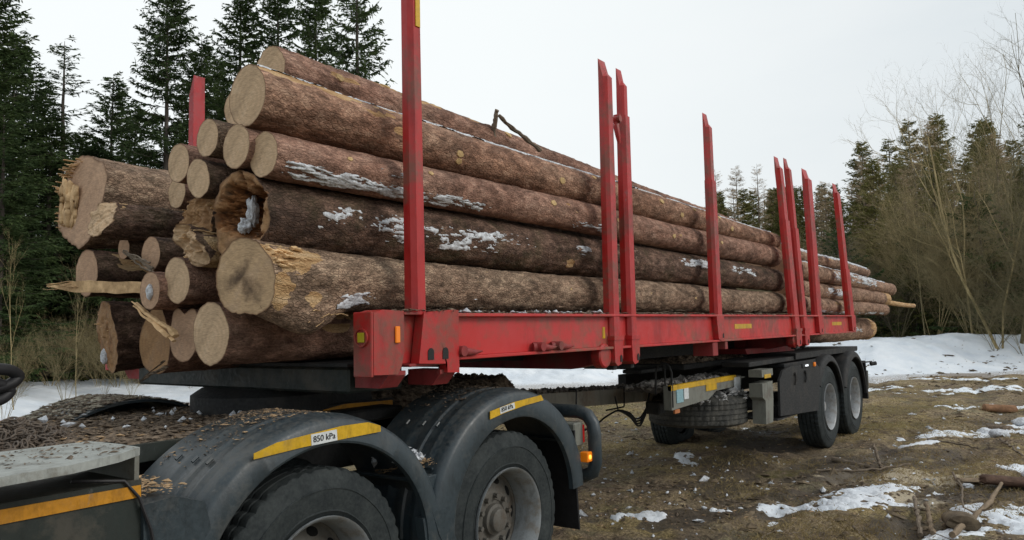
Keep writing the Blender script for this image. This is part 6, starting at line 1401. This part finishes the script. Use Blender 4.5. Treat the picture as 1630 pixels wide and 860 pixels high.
stick('fallen_branch', 'small dark stick at the bottom centre right', [(6.55, 1.55, .01), (6.2, 1.35, .01)], .010, .006, TRUNK_BROWN, 10)
def slab(name, label, cx, cy, L, W, H, rz, mat, seed):
    M = Matrix.Translation((cx, cy, float(ground_h(np.array([cx]), np.array([cy]))[0]) + H * .45)) @ Matrix.Rotation(rz, 4, 'Z') @ Matrix.Rotation(.06, 4, 'Y')
    mb = MB(); nx, ny = 22, 9; u = np.linspace(-1, 1, nx); a = np.linspace(0, 2 * math.pi, ny * 2, endpoint=False); U, A_ = np.meshgrid(u, a, indexing='ij')
    e = np.clip((1 - np.abs(U)) * 14, .3, 1) ** .5; X = U * L / 2; Y = W / 2 * np.cos(A_) * e; Z = np.where(np.sin(A_) > 0, np.sin(A_) * H * .55, np.sin(A_) * H * .35) * e
    k = 1 + .14 * fbm(X * 9, np.cos(A_) * 2, np.sin(A_) * 2, seed=seed, oct=4); V = np.stack([X + .03 * fbm(A_ * 2, U, seed=seed) * (np.abs(U) > .95), Y * k, Z * k], -1).reshape(-1, 3)
    V = V @ np.array(M)[:3, :3].T + np.array(M)[:3, 3]; n2 = ny * 2; i, j = np.meshgrid(np.arange(nx - 1), np.arange(n2), indexing='ij')
    F = np.stack([i * n2 + j, i * n2 + (j + 1) % n2, (i + 1) * n2 + (j + 1) % n2, (i + 1) * n2 + j], -1).reshape(-1, 4); V = np.concatenate([V, [V[:n2].mean(0)], [V[-n2:].mean(0)]]); k = np.arange(n2)
    F3 = np.concatenate([np.stack([k, (k + 1) % n2, np.full(n2, nx * n2)], -1), np.stack([(nx - 1) * n2 + k, (nx - 1) * n2 + (k + 1) % n2, np.full(n2, nx * n2 + 1)], -1)])
    mb.raw(V, F, F3); o = mb.build(name, mat, None, True, org=(cx, cy, 0), auto=50); o.location = (cx, cy, 0); return tag(o, label, 'wood piece')
slab('bark_slab', 'brown slab of bark-covered wood at the right edge', 8.9, .60, .62, .20, .10, -1.25, mat_simple('slab_bark', (.10, .060, .042), .9, .4, 14, .5, .01), 3)
slab('bark_slab', 'small dark chunk lying in the right snow patch', 13.2, 1.05, .35, .2, .10, .8, CHIP, 5)
slab('bark_slab', 'orange brown wood chunk farther back at the right edge', 16.6, 1.30, .55, .25, .16, -1.2, mat_simple('slab_wood', (.24, .13, .07), .9, .4, 14, .5, .01), 7)
slab('bark_slab', 'round dark lump of turf beside the two short sticks', 7.0, .86, .28, .24, .12, .3, CLOD, 9)
slab('bark_slab', 'torn light slab poking out of the sawdust', 9.0, .95, .40, .10, .05, -.9, WOOD_GREY, 11)
for (x_, y_, sx, lab) in ((13.0, 1.22, .12, 'rounded snow lump left of the dark chunk'), (12.6, 1.02, .14, 'wider snow lump beside the dark chunk'), (13.8, .80, .16, 'snow lump near the right edge'), (9.7, .50, .13, 'block of snow at the right edge above the brown slab'), (8.8, 1.0, .06, 'small snow lump in the sawdust')):
    lump('snow_lump', (x_, y_, float(ground_h(np.array([x_]), np.array([y_]))[0]) + sx * .25), (sx, sx * .9, sx * .5), CRUST, lab, 'snow lump', seed=int(x_ * 7), amp=.4)
